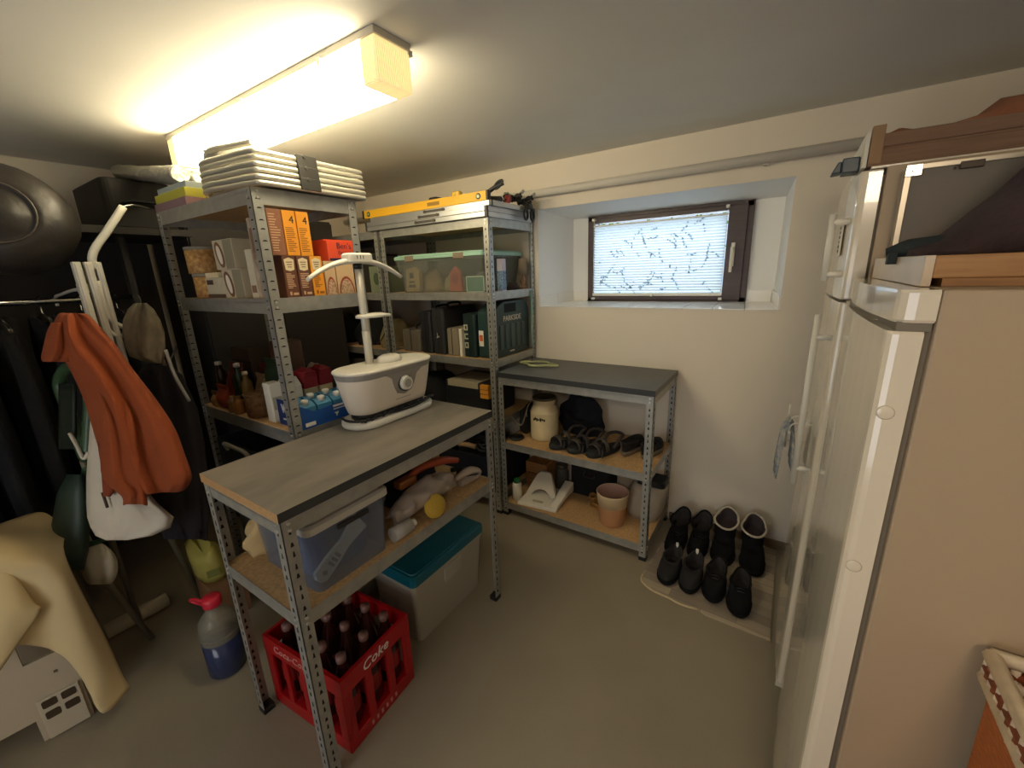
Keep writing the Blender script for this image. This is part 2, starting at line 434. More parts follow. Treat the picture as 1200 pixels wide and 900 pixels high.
# shrub in the light well outside
random.seed(2)
mb = MB()
for k in range(5): mb.tube([(-.9+.4*k, 1.6, .9852), (-.88+.4*k, 1.58, 1.5), (-.95+.4*k, 1.62, 2.1)], .012, 6)
for i in range(900):
    c = Vector((random.uniform(-1.1, .9), random.uniform(1.45, 1.75), random.uniform(1.0, 2.3)))
    a = Vector((random.uniform(-1, 1), random.uniform(-1, 1), random.uniform(-1, 1))).normalized()*.035; b = a.orthogonal().normalized()*.016
    mb.add([tuple(c-a), tuple(c+b), tuple(c+a), tuple(c-b)], [(0, 1, 2, 3)])
tag(mb.build('shrub', translucent('leaf', (96, 130, 62), (140, 180, 80)), None, 0, (-.1, 1.6, .986)), 'leafy green shrub outside behind the window blind', 'shrub', None, 'stuff')

# ================================================================== CEILING LAMP
LX0, LX1, LY0, LY1, LZ0 = -1.65, -.334, -1.459, -1.343, 1.921
lamp = thing('ceiling_light', 'long boxy fluorescent ceiling lamp with ribbed clear cover, switched on', 'ceiling lamp', ((LX0+LX1)/2, (LY0+LY1)/2, H))
mb = MB(); mb.box(LX0-.004, LX1+.004, LY0-.004, LY1+.004, 2.022, H-.0005); mb.box(LX1-.03, LX1+.004, LY1-.004, LY1+.012, 2.012, 2.026)
mb.build('base_tray', mat('lamp_tray', (206, 200, 186), 0.5), lamp, .002)
M_LAMP = mat('lamp_diffuser', (245, 240, 225), 0.4, emit=(255, 237, 196), estr=LAMP_STRENGTH)
M_LEND = mat('lamp_end', (240, 228, 190), 0.25, emit=(255, 226, 160), estr=LAMP_STRENGTH*.030)
mb = MB(); e = .055
mb.box(LX0+e, LX1-e, LY0, LY1, LZ0, 2.021); mb.build('diffuser', M_LAMP, lamp, .004)
for a, b in ((LX0, LX0+e), (LX1-e, LX1)):
    mb = MB(); mb.box(a, b, LY0, LY1, LZ0, 2.021)
    nr = 22
    for i in range(nr):
        y = LY0+(LY1-LY0)*(i+.5)/nr; xe = a if a == LX0 else b; s = -1 if a == LX0 else 1
        mb.box(min(xe, xe+s*.0022), max(xe, xe+s*.0022), y-.0013, y+.0013, LZ0+.003, 2.018)
    for i in range(9):
        x = a+(b-a)*(i+.5)/9
        mb.box(x-.0015, x+.0015, LY0-.002, LY0, LZ0+.003, 2.018); mb.box(x-.0015, x+.0015, LY0+.003, LY1-.003, LZ0-.002, LZ0)
    mb.build('end_cap', M_LEND, lamp)
for x in (-1.42, -1.0, -.56):
    MB().box(x-.006, x+.006, LY0-.009, LY0-.001, 2.008, 2.028).build('clip', M_WHITEM, lamp, .001)
#@@RACKS
# ================================================================== RACKS
def rack(name, label, cat, x0, x1, y0, y1, ztop, levels, slab=None, beam=.042, facing='x', group=None, dash=False):
    """boltless rack: slotted angle posts, edge beams and chipboards; slab = (thickness, material, edge material)"""
    root = thing(name, label, cat, ((x0+x1)/2, (y0+y1)/2, 0), group)
    P, T = .034, .002
    zp = ztop-(slab[0] if slab else 0)-(.001 if slab else 0)
    for cx_, sx in ((x0, 1), (x1, -1)):
        for cy_, sy in ((y0, 1), (y1, -1)):
            mb = MB()
            xa, xb = sorted((cx_, cx_+sx*P)); ya, yb = sorted((cy_, cy_+sy*T)); mb.box(xa, xb, ya, yb, .006, zp)
            xa, xb = sorted((cx_, cx_+sx*T)); ya, yb = sorted((cy_, cy_+sy*P)); mb.box(xa, xb, ya, yb, .006, zp)
            mb.mt(1); z = .05; k = 0
            while z < zp-.03:
                hw, hh = (.0085, .0022) if dash else ((.0032, .0075) if k % 3 else (.0046, .006))
                u = cx_+sx*P*.55; yy = sorted((cy_-sy*.0006, cy_+sy*(T+.0006)))
                mb.prism([(u-hw, z-hh), (u+hw, z-hh), (u+hw*.45, z+hh), (u-hw*.45, z+hh)], 'y', yy[0], yy[1])
                u = cy_+sy*P*.55; xx = sorted((cx_-sx*.0006, cx_+sx*(T+.0006)))
                mb.prism([(u-hw, z-hh), (u+hw, z-hh), (u+hw*.45, z+hh), (u-hw*.45, z+hh)], 'x', xx[0], xx[1])
                z += .027 if k % 2 else .036; k += 1
            po = mb.build('post', [M_GALV, M_HOLE], root)
            mb = MB(); a, b = sorted((cx_-sx*.002, cx_+sx*.036)); c, d = sorted((cy_-sy*.002, cy_+sy*.036)); mb.box(a, b, c, d, .0003, .022)
            mb.build('foot', M_FOOT, po, .003)
    tops = [ztop-(slab[0] if slab else 0)]+list(levels)
    for i, z in enumerate(tops):
        t = z+(.0 if (i == 0 and slab) else .0015)
        for (a, b, c, d) in ((x0+T, x1-T, y0+T, y0+T+.0015), (x0+T, x1-T, y1-T-.0015, y1-T)):
            mb = MB(); mb.box(a, b, c, d, t-beam, t); s = 1 if c < (y0+y1)/2 else -1
            yy = sorted((c if s > 0 else d, (c if s > 0 else d)+s*.014)); mb.box(a+.002, b-.002, yy[0], yy[1], t-.0135-(.0 if not (i == 0 and slab) else 0), t-.012)
            mb.mt(1)
            for xx in (x0+P*.55, x1-P*.55):
                yo = y0 if s > 0 else y1
                for dz in (.012, .03): mb.cyl((xx, yo, t-dz), (xx, yo-s*.0035, t-dz), .0045, 8)
            mb.build('beam', [M_GALV, M_BOLT], root)
        for (a, b, c, d) in ((x0+T, x0+T+.0015, y0+T, y1-T), (x1-T-.0015, x1-T, y0+T, y1-T)):
            mb = MB(); mb.box(a, b, c, d, t-beam, t)
            mb.mt(1); s = 1 if a < (x0+x1)/2 else -1
            for yy in (y0+P*.55, y1-P*.55):
                xo = x0 if s > 0 else x1
                for dz in (.012, .03): mb.cyl((xo, yy, t-dz), (xo-s*.0035, yy, t-dz), .0045, 8)
            mb.build('beam', [M_GALV, M_BOLT], root)
        if not (i == 0 and slab):
            MB().box(x0+.0045, x1-.0045, y0+.0045, y1-.0045, z-.012, z).build('shelf', M_CHIP, root)
    if slab:
        th, ms, me = slab
        mb = MB(); mb.box(x0-.002, x1+.004, y0-.004, y1, ztop-th, ztop)
        o = mb.build('worktop', [ms]+me, root)
        for p in o.data.polygons:
            n = p.normal
            if n.z > .9: p.material_index = 0
            elif abs(n.z) < .1:
                is_end = abs(n.x) > .5 if facing == 'y' else abs(n.y) > .5
                p.material_index = 2 if is_end else 1
            else: p.material_index = 2
    return root
M_SLATE = mat('slate_laminate', (130, 121, 111), 0.42, 0, rgb2=(102, 97, 91), scale=5, stretch=(2.2, .8, 1), bump=.04, bscale=30)
M_SLATE2 = mat('slate_laminate_dark', (92, 94, 96), 0.45, 0, rgb2=(82, 84, 86), scale=5)
M_SLEDGE = mat('slate_edge', (52, 54, 56), 0.5)
M_RAWEDGE = mat('raw_board_edge', (176, 138, 92), 0.8, 0, var=.12, scale=120)
FBX0, FBX1, FBY0, FBY1, FBZ, FBM = -.772, -.353, -1.887, -1.027, .903, .597
rack('workbench', 'galvanised workbench with grey slate worktop standing in the middle of the floor', 'workbench',
     FBX0, FBX1, FBY0, FBY1, FBZ, [FBM], (.026, M_SLATE, [M_SLEDGE, M_RAWEDGE]), facing='x')
WBX0, WBX1, WBY0, WBY1, WBZ, WBM, WBL = -.728, .140, -.4537, -.006, .90, .481, .088
rack('workbench', 'galvanised shelf bench with dark grey worktop under the window', 'workbench',
     WBX0, WBX1, WBY0, WBY1, WBZ, [WBM, WBL], (.028, M_SLATE2, [M_SLEDGE, mat('slate_end', (120, 116, 108), .5)]), facing='y')
MRX0, MRX1, MRY0, MRY1, MRZ = -1.575, -.737, -.4638, -.006, 1.717
MR1, MR2, MR3, MR4 = 1.3394, .9638, .60, .12
rack('storage_rack', 'tall galvanised rack of tool cases and a lidded box, left of the window', 'rack',
     MRX0, MRX1, MRY0, MRY1, MRZ, [MR1, MR2, MR3, MR4], beam=.045)
LRX0, LRX1, LRY0, LRY1, LRZ = -1.589, -.822, -1.5785, -1.198, 1.72
LRA, LRB, LRC, LRD = 1.379, .9045, .50, .12
rack('storage_rack', 'tall galvanised food rack under the lamp, behind the workbench', 'rack',
     LRX0, LRX1, LRY0, LRY1, LRZ, [LRA, LRB, LRC, LRD], beam=.05, dash=True)
RRX0, RRX1 = -2.44, -1.60
rack('storage_rack', 'galvanised rack in the dark far left corner, mostly hidden', 'rack',
     RRX0, RRX1, MRY0, MRY1, MRZ, [MR1, MR2, MR3, MR4], beam=.045)
#@@ITEMS
# ================================================================== FRIDGES, RIGHT SIDE
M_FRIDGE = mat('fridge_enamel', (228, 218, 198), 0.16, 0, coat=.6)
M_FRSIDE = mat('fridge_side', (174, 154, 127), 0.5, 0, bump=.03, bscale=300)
M_GASKET = mat('door_gasket', (120, 112, 98), 0.7)
def bulged_door(mb, xf, xb, y0, y1, z0, z1, bulge=.012, r=.012):
    """door slab, front towards -x, front face slightly convex across y, rounded vertical edges"""
    prof = []
    n = 10
    for i in range(n+1):
        t = i/n; y = y0+r+(y1-y0-2*r)*t
        prof.append((xf+bulge*(2*t-1)**2, y))
    k = bulge
    left = [(xf+k+r*(1-math.cos(a)), y1-r+r*math.sin(a)) for a in (PI/6, PI/3, PI/2)]
    right = [(xf+k+r*(1-math.cos(a)), y0+r-r*math.sin(a)) for a in (PI/2, PI/3, PI/6)]
    poly = right+prof+left+[(xb, y1), (xb, y0)]
    e = .004; c = ((xf+xb)/2, (y0+y1)/2)
    def ring(z, s): return [(c[0]+(p[0]-c[0])*s, c[1]+(p[1]-c[1])*s, z) for p in poly]
    mb.loft([ring(z0, .99), ring(z0+e, 1), ring(z1-e, 1), ring(z1, .99)], smooth=False)
# near freezer
NY0, NY1, NXF, NZ = -1.53, -.930, .712, 1.393
fr = thing('freezer', 'cream upright freezer, the nearest appliance, with a wooden tray on its top', 'freezer', (1.05, -1.23, 0))
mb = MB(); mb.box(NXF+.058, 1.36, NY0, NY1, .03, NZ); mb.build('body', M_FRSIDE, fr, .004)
mb = MB(); mb.cyl((.82, NY0+.05, .0005), (.82, NY0+.05, .032), .02, 12); fo_ = mb.build('foot', M_FOOT, fr)
for (x, y) in ((.82, NY1-.05), (1.3, NY0+.05), (1.3, NY1-.05)):
    MB().cyl((x, y, .0005), (x, y, .032), .02, 12).build('foot', M_FOOT, fr)
mb = MB(); bulged_door(mb, NXF, NXF+.049, NY0, NY1, .06, 1.337, .010, .014); dr = mb.build('door', M_FRIDGE, fr)
mb = MB(); mb.box(NXF+.046, NXF+.060, NY0+.012, NY1-.012, .07, 1.345); mb.build('door_gasket', M_GASKET, fr)
mb = MB(); bulged_door(mb, NXF+.002, NXF+.057, NY0, NY1, 1.349, NZ, .014, .020); mb.build('fascia', M_FRIDGE, fr)
mb = MB(); mb.box(NXF+.02, NXF+.056, NY0+.006, NY1-.006, 1.337, 1.35); mb.build('grip_recess', M_GASKET, fr)
for z in (1.22, .96):
    mb = MB(); mb.lathe([(.0, 0), (.009, 0), (.0105, .001), (.009, .0018), (0, .002)], seg=16)
    mb2 = MB(); mb2.M = Matrix.Translation(Vector((NXF+.026, NY0-.0003, z))) @ Matrix.Rotation(PI/2, 4, 'X'); mb2.add(mb.v, mb.f, True)
    mb2.build('screw_cap', M_FRIDGE, dr)
# far fridge-freezer
TY0, TY1, TXF, TZ = -.915, -.285, .700, 1.650
ff = thing('fridge', 'tall cream fridge freezer with two bar handles, behind the nearest freezer', 'fridge', (1.05, -.6, 0))
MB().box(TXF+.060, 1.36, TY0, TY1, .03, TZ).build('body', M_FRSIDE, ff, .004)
for (x, y) in ((.82, TY0+.05), (.82, TY1-.05), (1.3, TY0+.05), (1.3, TY1-.05)):
    MB().cyl((x, y, .0005), (x, y, .032), .02, 12).build('foot', M_FOOT, ff)
mb = MB(); bulged_door(mb, TXF, TXF+.054, TY0, TY1, .0602, 1.330, .012, .016); d1 = mb.build('door', M_FRIDGE, ff)
mb = MB(); bulged_door(mb, TXF, TXF+.054, TY0, TY1, 1.338, TZ-.008, .012, .016); d2 = mb.build('door', M_FRIDGE, ff)
MB().box(TXF+.05, TXF+.062, TY0+.012, TY1-.012, .07, TZ-.02).build('door_gasket', M_GASKET, ff)
MB().box(TXF+.03, 1.36, TY0, TY1, TZ-.006, TZ).build('top_panel', M_FRIDGE, ff, .002)
mb = MB(); mb.box(TXF+.01, TXF+.05, TY0+.02, TY1-.02, .031, .058); mb.build('plinth', M_FRIDGE, ff)
for d, za, zb in ((d1, .78, 1.293), (d2, 1.385, 1.553)):
    mb = MB(); mb.tube([(.674, -.868, za), (.674, -.868, zb)], .0085, 12, n=1)
    for z in (za+(zb-za)*.10, zb-(zb-za)*.12): mb.cyl((.674, -.868, z), (TXF+.012, -.868, z), .008, 10)
    mb.build('handle', M_WHITE, d)
mb = MB()
for i in range(7): mb.box(.7035+.0, .7055, -.80+.009*(i % 2), -.79+.009*(i % 2), 1.455+i*.011, 1.462+i*.011)
mb2 = MB(); mb2.box(.6985, .7030, -.815, -.77, 1.45, 1.535); st = mb2.build('sticker', M_PAPERW, d2)
mb2 = MB()
for i in range(6):
    mb2.box(.6975, .6984, -.808+.004*(i % 3), -.79+.005*(i % 2), 1.458+i*.012, 1.465+i*.012)
mb2.build('sticker_print', M_INK, st)
# wire towel holder and towel on the fridge door
th = thing('towel_holder', 'small white wire towel holder on the fridge door below the bar handle', 'towel holder', (.69, -.56, .70))
mb = MB()
mb.box(.690, .7005, -.62, -.50, .885, .905)
for y in (-.60, -.52):
    mb.tube([(.692, y, .89), (.66, y, .88), (.652, y, .855)], .003, 6, n=3)
mb.build('bracket', M_WHITEM, th)
mb = MB(); mb.tube([(.652, -.62, .852), (.652, -.40, .852)], .0035, 8, n=1); mb.build('rail', M_WHITEM, th)
mb = MB(); mb.tube([(.652, -.41, .90), (.652, -.41, .72)], .0035, 8, n=1); mb.tube([(.652, -.41, .75), (.700, -.41, .75)], .003, 6, n=1); mb.build('side_rod', M_WHITEM, th)
M_TOWEL = mat('towel_blue', (128, 142, 160), 0.95, 0, rgb2=(205, 200, 188), scale=14, stretch=(1, 1, 3), bump=.5, bscale=220)
tw = MB()
def towel_prof(y, k):
    w_ = .006*math.sin(y*60+k)
    return [(.670+w_, .72), (.669+w_, .78), (.664+w_*.5, .84), (.655, .8575), (.648, .8575), (.640+w_, .84), (.634+w_, .76), (.630+w_, .68)]
tw.sheet([[Vector((x, -.60+.02*j, z-(.02 if j in (0, 6) and z < .8 else 0))) for x, z in towel_prof(-.60+.02*j, j*.7)] for j in range(8)], 3, .004)
simple('towel', 'blue and cream striped towel hanging on the wire holder at the fridge', 'towel', tw, M_TOWEL, (.65, -.53, .68))
# wooden tray on the freezer
M_TRAYW = mat('tray_wood', (176, 132, 84), 0.55, 0, rgb2=(150, 106, 62), scale=6, stretch=(1, 14, 14))
tr = thing('wooden_tray', 'shallow wooden tray with whitish front end, lying on the cream freezer', 'tray', (1.03, -1.2, NZ))
mb = MB(); mb.box(.772, 1.30, -1.45, -.975, NZ+.012, 1.437); mb.build('board', M_TRAYW, tr, .002)
mb = MB(); mb.box(.784, 1.02, -1.446, -.99, NZ+.0005, NZ+.012); mb.box(1.03, 1.29, -1.446, -.99, NZ+.0005, NZ+.012); mb.build('runner', M_TRAYW, tr)
mb = MB(); mb.box(.761, .772, -1.45, -.975, NZ+.0008, 1.4375); mb.build('front_board', mat('tray_front', (214, 196, 172), 0.35, 0, var=.06, scale=12), tr, .001)
# dark garment on the tray
gm = MB()
rows = []
for i in range(15):
    t = i/14; x = .772+.52*t
    hgt = .012+.175*(lambda q: q*q*(3-2*q))(min(1, max(0, (t-.02)/.34)))*(1+.07*math.sin(t*19)); wd = .05+.13*min(1, t*3.5)
    yc = -1.235+.03*math.sin(t*5)
    ring = []
    for k in range(16):
        a = 2*PI*k/16
        q = Vector((x, yc+wd*math.cos(a)*(1+.08*noise.noise(Vector((x*9, k, 1)))), 1.4385+hgt*max(0, math.sin(a))**.7*(1+.22*noise.noise(Vector((x*14, k*.6, 3))))))
        ring.append(tuple(q))
    rows.append(ring)
gm.loft(rows)
go = simple('folded_jacket', 'dark purple-grey garment heaped on the wooden tray', 'jacket', gm, mat('plum_fabric', (62, 47, 51), 0.9, 0, var=.3, scale=14, bump=.5, bscale=60), (1.0, -1.2, 1.438))
sv = MB(); sv.tube([(.745, -1.225, 1.447), (.775, -1.23, 1.452), (.82, -1.24, 1.456), (.87, -1.25, 1.46)], lambda t: .007+.010*min(1, t*3), 10)
sv.box(.747, .7600, -1.245, -1.225, 1.425, 1.446)
sv.build('sleeve_end', mat('teal_black_fabric', (34, 44, 46), 0.85, 0, bump=.3), go, 0)
# grey panel case leaning behind the tray
cs = thing('panel_case', 'flat grey case with chrome corners standing upright behind the dark garment', 'case', (1.05, -.955, 1.437))
CX0, CX1, CY0, CY1, CZ0, CZ1 = .788, 1.36, -.968, -.925, 1.4375, 1.632
MB().box(CX0+.008, CX1-.008, CY0+.004, CY1-.004, CZ0+.004, CZ1-.006).build('panel', mat('case_grey', (118, 110, 98), 0.5), cs, .002)
mb = MB()
for (a, b, c, d) in ((CX0, CX0+.010, CZ0, CZ1), (CX1-.010, CX1, CZ0, CZ1), (CX0, CX1, CZ0, CZ0+.008), (CX0, CX1, CZ1-.009, CZ1)): mb.box(a, b, CY0, CY1, c, d)
mb.build('edge_frame', mat('case_edge', (190, 182, 165), 0.3, .6), cs, .001)
for x in (CX0+.012, CX1-.03): 
    mb = MB(); mb.box(x-.014, x+.014, CY0-.003, CY0+.004, CZ1-.022, CZ1+.002); mb.cyl((x, CY0-.003, CZ1-.01), (x, CY0-.006, CZ1-.01), .004, 8); mb.build('corner', M_CHROME, cs, .001)
for x in (.89, 1.02):
    mb = MB(); mb.box(x-.018, x+.018, CY0-.004, CY0+.003, CZ1-.018, CZ1-.004); mb.cyl((x-.024, CY0-.004, CZ1-.014), (x-.024, CY0-.007, CZ1-.014), .0035, 8); mb.build('latch', mat('latch_dark', (70, 62, 54), .4, .6), cs, .001)
# box of clothes on the tall fridge
M_BOXB = mat('brown_box', (128, 98, 76), 0.8, 0, var=.12, scale=4, stretch=(2, 2, 30))
bx = thing('clothes_box', 'brown slatted box on top of the tall fridge', 'box', (1.0, -.75, TZ))
BX0, BX1, BY0, BY1 = .722, 1.34, -.91, -.50
mb = MB(); mb.box(BX0, BX1, BY0, BY1, TZ+.0005, TZ+.006); mb.build('base', M_BOXB, bx)
for (a, b, c, d) in ((BX0, BX1, BY0, BY0+.012), (BX0, BX1, BY1-.012, BY1), (BX0, BX0+.012, BY0+.012, BY1-.012), (BX1-.012, BX1, BY0+.012, BY1-.012)):
    mb = MB(); mb.box(a, b, c, d, TZ+.006, TZ+.034); mb.box(a+.002 if b-a > .1 else a+.002, b-.002, c+.002, d-.002, TZ+.034, TZ+.040); mb.box(a, b, c, d, TZ+.040, TZ+.068); mb.build('side', M_BOXB, bx, .001)
for (x, y) in ((BX0, BY0-.001), (BX0, BY1-.021), (BX1-.024, BY0-.001), (BX1-.024, BY1-.021)):
    MB().box(x, x+.024, y, y+.022, TZ+.006, TZ+.088).build('corner_post', mat('box_post', (150, 120, 88), .75), bx, .001)
cl = MB()
rows = []
for i in range(17):
    t = i/16; x = BX0+.03+(BX1-BX0-.06)*t
    hgt = .088+.008*math.sin(t*20)+.17*max(0, t-.12)**1.3+.02*noise.noise(Vector((t*9, 0, 0)))
    rows.append([(x, (BY0+BY1)/2+.165*math.cos(2*PI*k/14)*(1+.05*noise.noise(Vector((x*8, k, 0)))), TZ+.0065+hgt*max(0, math.sin(2*PI*k/14))**.5*(1+.12*noise.noise(Vector((x*12, k*.8, 5))))) for k in range(14)])
cl.loft(rows)
simple('clothes', 'rust-brown clothes heaped in the box on the tall fridge', 'clothes', cl, mat('rust_cloth', (140, 84, 56), 0.9, 0, rgb2=(176, 128, 96), scale=7, bump=.4), (1.0, -.7, TZ+.0065))
# strip and clip sticking out at the front of the fridge top
lb = MB(); 
lb.box(.7125, .7205, -.905, -.60, TZ+.0005, TZ+.078)
pl = simple('white_card', 'thin white card standing on the tall fridge, in front of the brown slatted box', 'card', lb, M_PAPERW, (.716, -.75, TZ))
kb = MB(); kb.box(.676, .711, -.86, -.80, TZ+.0005, TZ+.036); kb.prism([(.655, TZ+.002), (.676, TZ+.004), (.676, TZ+.030), (.668, TZ+.030)], 'y', -.855, -.805); 
simple('small_box', 'small dark blue-grey box jutting out over the tall fridge door', 'box', kb, mat('blue_grey_plastic', (62, 74, 84), 0.35), (.70, -.83, TZ), bevel=.003)
# woven basket near the camera
M_WEAVE = mat('basket_white', (216, 200, 176), 0.7, 0, var=.1, scale=40)
M_WEAVB = mat('basket_brown', (128, 62, 30), 0.6, 0, var=.2, scale=40)
bs = thing('laundry_basket', 'white and brown woven basket with orange-brown sides at the lower right edge', 'basket', (1.07, -1.77, 0))
A = Vector((.897, -1.552, .898)); ex = Vector((.36, 0, 0)); ey = Vector((-.004, -.44, 0))
def bpnt(s, t, z, k=0.0):
    c = A+ex*.5+ey*.5; p = A+ex*s+ey*t; p = c+(p-c)*(1-k); return Vector((p.x, p.y, z))
mb = MB()
out = [(0, 0), (1, 0), (1, 1), (0, 1)]
for (z0, z1, k0, k1, i) in ((.0006, .845, .10, .03, 0),):
    o_b = [bpnt(s, t, z0, k0) for s, t in out]; o_t = [bpnt(s, t, z1, k1) for s, t in out]
    i_t = [bpnt(s, t, z1, k1+.05) for s, t in out]; i_b = [bpnt(s, t, z0+.02, k0+.05) for s, t in out]
    r = [o_b, o_t, i_t, i_b]
    mb.loft([[tuple(p) for p in reversed(q)] for q in r], caps=True, smooth=False)
mb.build('body', mat('orange_wicker', (176, 96, 40), 0.6, 0, var=.2, scale=60, stretch=(1, 1, 6), bump=.4, bscale=120), bs)
mb = MB()
for k, (a, b) in enumerate(((0, 1), (1, 2), (2, 3), (3, 0))):
    pa, pb = out[a], out[b]
    L = (bpnt(*pb, .893)-bpnt(*pa, .893)).length; nst = int(L/.012)
    for z, mi, rr in ((.893, 0, .010), (.871, 1, .006), (.855, 0, .009)):
        mb.mt(mi); mb.tube([bpnt(*pa, z), bpnt(*pb, z)], rr, 8, n=1)
    for j in range(nst):
        f = j/nst; p = bpnt(*pa, .845).lerp(bpnt(*pb, .845), f); mb.mt(j % 2)
        mb.cyl(p, p+Vector((0, 0, .05)), .0055, 6)
mb.build('rim', [M_WEAVE, M_WEAVB], bs)
# ================================================================== WINDOW BENCH
Z = WBZ+.0004
mb = MB()
c = pz(631, 427.5, Z); pts = []
for i in range(24):
    a = 2*PI*i/24; r = 1+.22*math.cos(4*a)
    pts.append((c.x+.105*r*math.cos(a)*1.0, c.y+.052*r*math.sin(a), Z+.007))
mb.tube(pts, .0068, 8, closed=True, n=3)
simple('trivet', 'pale green wavy ring lying on the dark worktop under the window', 'trivet', mb, mat('pale_green', (172, 176, 130), .6), (c.x, c.y, Z))
Z = WBM+.0004
# milk can
cx_, cy_ = -.535, -.265
can = thing('milk_can', 'cream enamel milk can with open dark mouth and wire handle, on the middle shelf', 'milk can', (cx_, cy_, Z))
R = .083
mb = MB(); prof = [(0, .0), (R*.93, 0), (R*.985, .006), (R, .03), (R*1.0, .15), (R*.99, .158), (R*1.02, .163), (R*.97, .172), (R*.80, .205), (R*.78, .212), (R*.80, .222), (R*.84, .236), (R*.86, .240), (R*.83, .240), (R*.79, .232), (R*.74, .21), (R*.72, .20), (0, .20)]
mb.lathe(prof, (cx_, cy_, Z), 32, caps=False); mb.build('body', M_CREAM, can)
mb = MB(); mb.lathe([(0, .200), (R*.715, .2005), (R*.715, .2405), (R*.845, .2407), (R*.85, .252), (R*.70, .256), (R*.66, .250), (0, .250)], (cx_, cy_, Z), 28, caps=False); mb.build('lid', mat('can_lid', (92, 86, 68), .5, .3), can)
mb = MB(); mb.tube([(cx_-R*.82, cy_, Z+.222), (cx_-R*1.10, cy_-.02, Z+.20), (cx_-R*1.22, cy_-.035, Z+.16), (cx_-R*1.12, cy_-.05, Z+.125)], .0024, 6); mb.tube([(cx_+R*.84, cy_, Z+.22), (cx_+R*.90, cy_-.005, Z+.214), (cx_+R*.84, cy_-.01, Z+.21)], .003, 6); mb.build('wire_handle', mat('wire', (150, 140, 112), .4, .7), can)
mb = MB(); mb.M = Matrix.Translation(Vector((cx_, cy_, Z))) @ Matrix.Rotation(-1.15, 4, 'Z')
for i in range(7):
    a = -.42+.13*i; x = math.cos(a-.3)*R*1.003; y = math.sin(a-.3)*R*1.003
    mb.cyl((x, y, .125+.006*(i % 2)), (x, y, .137+.004*((i*2) % 3)), .0048, 6)
mb.build('print', M_INK, can)
# black camera-like bag and lens cap left of the can
mb = MB(); mb.blob((-.675, -.20, Z), (.045, .10, .12), .10, 3, 7, 24, 14, .55)
bg = simple('equipment_bag', 'black soft bag with grey strap at the left end of the middle shelf', 'bag', mb, M_BLACK, (-.655, -.24, Z))
mb = MB(); mb.tube([(-.715, -.345, Z+.12), (-.675, -.352, Z+.082), (-.645, -.345, Z+.085), (-.640, -.32, Z+.12), (-.655, -.27, Z+.15)], .005, 6); mb.build('strap', mat('strap_grey', (112, 108, 94), .7), bg)
mb = MB(); c = pz(606, 514, Z); c.x += .0
mb.lathe([(0, 0), (.034, 0), (.042, .004), (.044, .012), (.040, .018), (.030, .020), (0, .020)], (c.x, -.375, Z), 24, caps=False)
simple('round_case', 'small flat round black case in front of the soft black bag', 'case', mb, M_BLK2, (c.x, -.375, Z))
# dark backpack
mb = MB(); mb.blob((-.375, -.088, Z), (.145, .070, .17), .16, 11, 6, 30, 18, .6)
bp = simple('backpack', 'big dark navy backpack slumped behind the milk can', 'backpack', mb, M_NAVY, (-.40, -.125, Z))
mb = MB(); mb.tube([(-.44, -.185, Z+.15), (-.375, -.195, Z+.10), (-.31, -.185, Z+.10), (-.26, -.15, Z+.05)], .011, 8); mb.build('strap', M_BLACK, bp)
# sandals: a pair and a half of strapped walking sandals, then two closed slippers
M_SOLE = mat('sandal_sole', (30, 32, 34), .8, 0, bump=.3)
M_STRAP = mat('sandal_strap', (58, 52, 48), .8, 0, var=.2, scale=30)
def foot_outline(L, W, n=28, toe=.5):
    out = []
    for i in range(n):
        a = 2*PI*i/n; y = math.cos(a); x = math.sin(a)
        wk = 1.0 if y < 0 else .82+.10*math.cos(PI*y)
        wk *= (1-.10*math.exp(-((y-.15)/.35)**2))
        out.append((W/2*x*wk+.004*math.sin(PI*y), L/2*y))
    return out           # toe towards -y
def slab_outline(mb, o, z0, z1, k0=1.0, k1=1.0, lift=0.0, L=.26):
    def zz(y, z): return z+lift*max(0, (-y/(L/2)-.55))**2*6
    mb.loft([[(x*k0, y*k0, zz(y, z0)) for x, y in o], [(x, y, zz(y, (z0*.7+z1*.3))) for x, y in o], [(x*k1, y*k1, zz(y, z1)) for x, y in o]], smooth=True)
def make_sandal(label, loc, rz):
    s = thing('sandal', label, 'sandal', (0, 0, 0), 'strapped sandals on the middle shelf')
    mb = MB(); o = foot_outline(.25, .098); slab_outline(mb, o, .0, .030, .95, .97, .006, .25); mb.build('sole', M_SOLE, s)
    for (y0, wd, hgt, w_) in ((-.062, .040, .052, .047), (-.012, .024, .066, .044)):
        mb = MB(); rows = []
        for j in range(3):
            yy = y0+(j-1)*wd/2; rows.append([Vector((w_*math.sin(a)*1.02, yy, .022+hgt*math.cos(a)**.8*(1-.12*abs(j-1)))) for a in [(-PI/2+.001)+(PI-.002)*k/8 for k in range(9)]])
        mb.sheet(rows, 2, .006); mb.build('strap', M_STRAP, s)
    mb = MB(); mb.tube([(-.040, .03, .03), (-.043, .075, .075), (-.03, .115, .082), (0, .126, .082), (.03, .115, .082), (.043, .075, .075), (.040, .03, .03)], .0085, 8); mb.build('heel_strap', M_STRAP, s)
    mb = MB(); mb.box(.036, .052, -.074, -.05, .045, .062); mb.tube([(.05, -.062, .055), (.056, -.066, .035), (.058, -.075, .012)], .006, 6); mb.build('buckle', M_BLK2, s)
    s.location = loc; s.rotation_euler = (0, 0, rz); return s
sp = [((-.365, -.315, Z), -.40, 'dark strapped sandal nearest the milk can, its strap end on the board'),
      ((-.255, -.315, Z), -.40, 'dark strapped sandal in the middle of the row of three'),
      ((-.145, -.315, Z), -.40, 'dark strapped sandal at the right end of the row of three')]
sd = make_sandal(sp[0][2], sp[0][0], sp[0][1])
for l, r, t in sp[1:]: dup(sd, l, r, t)
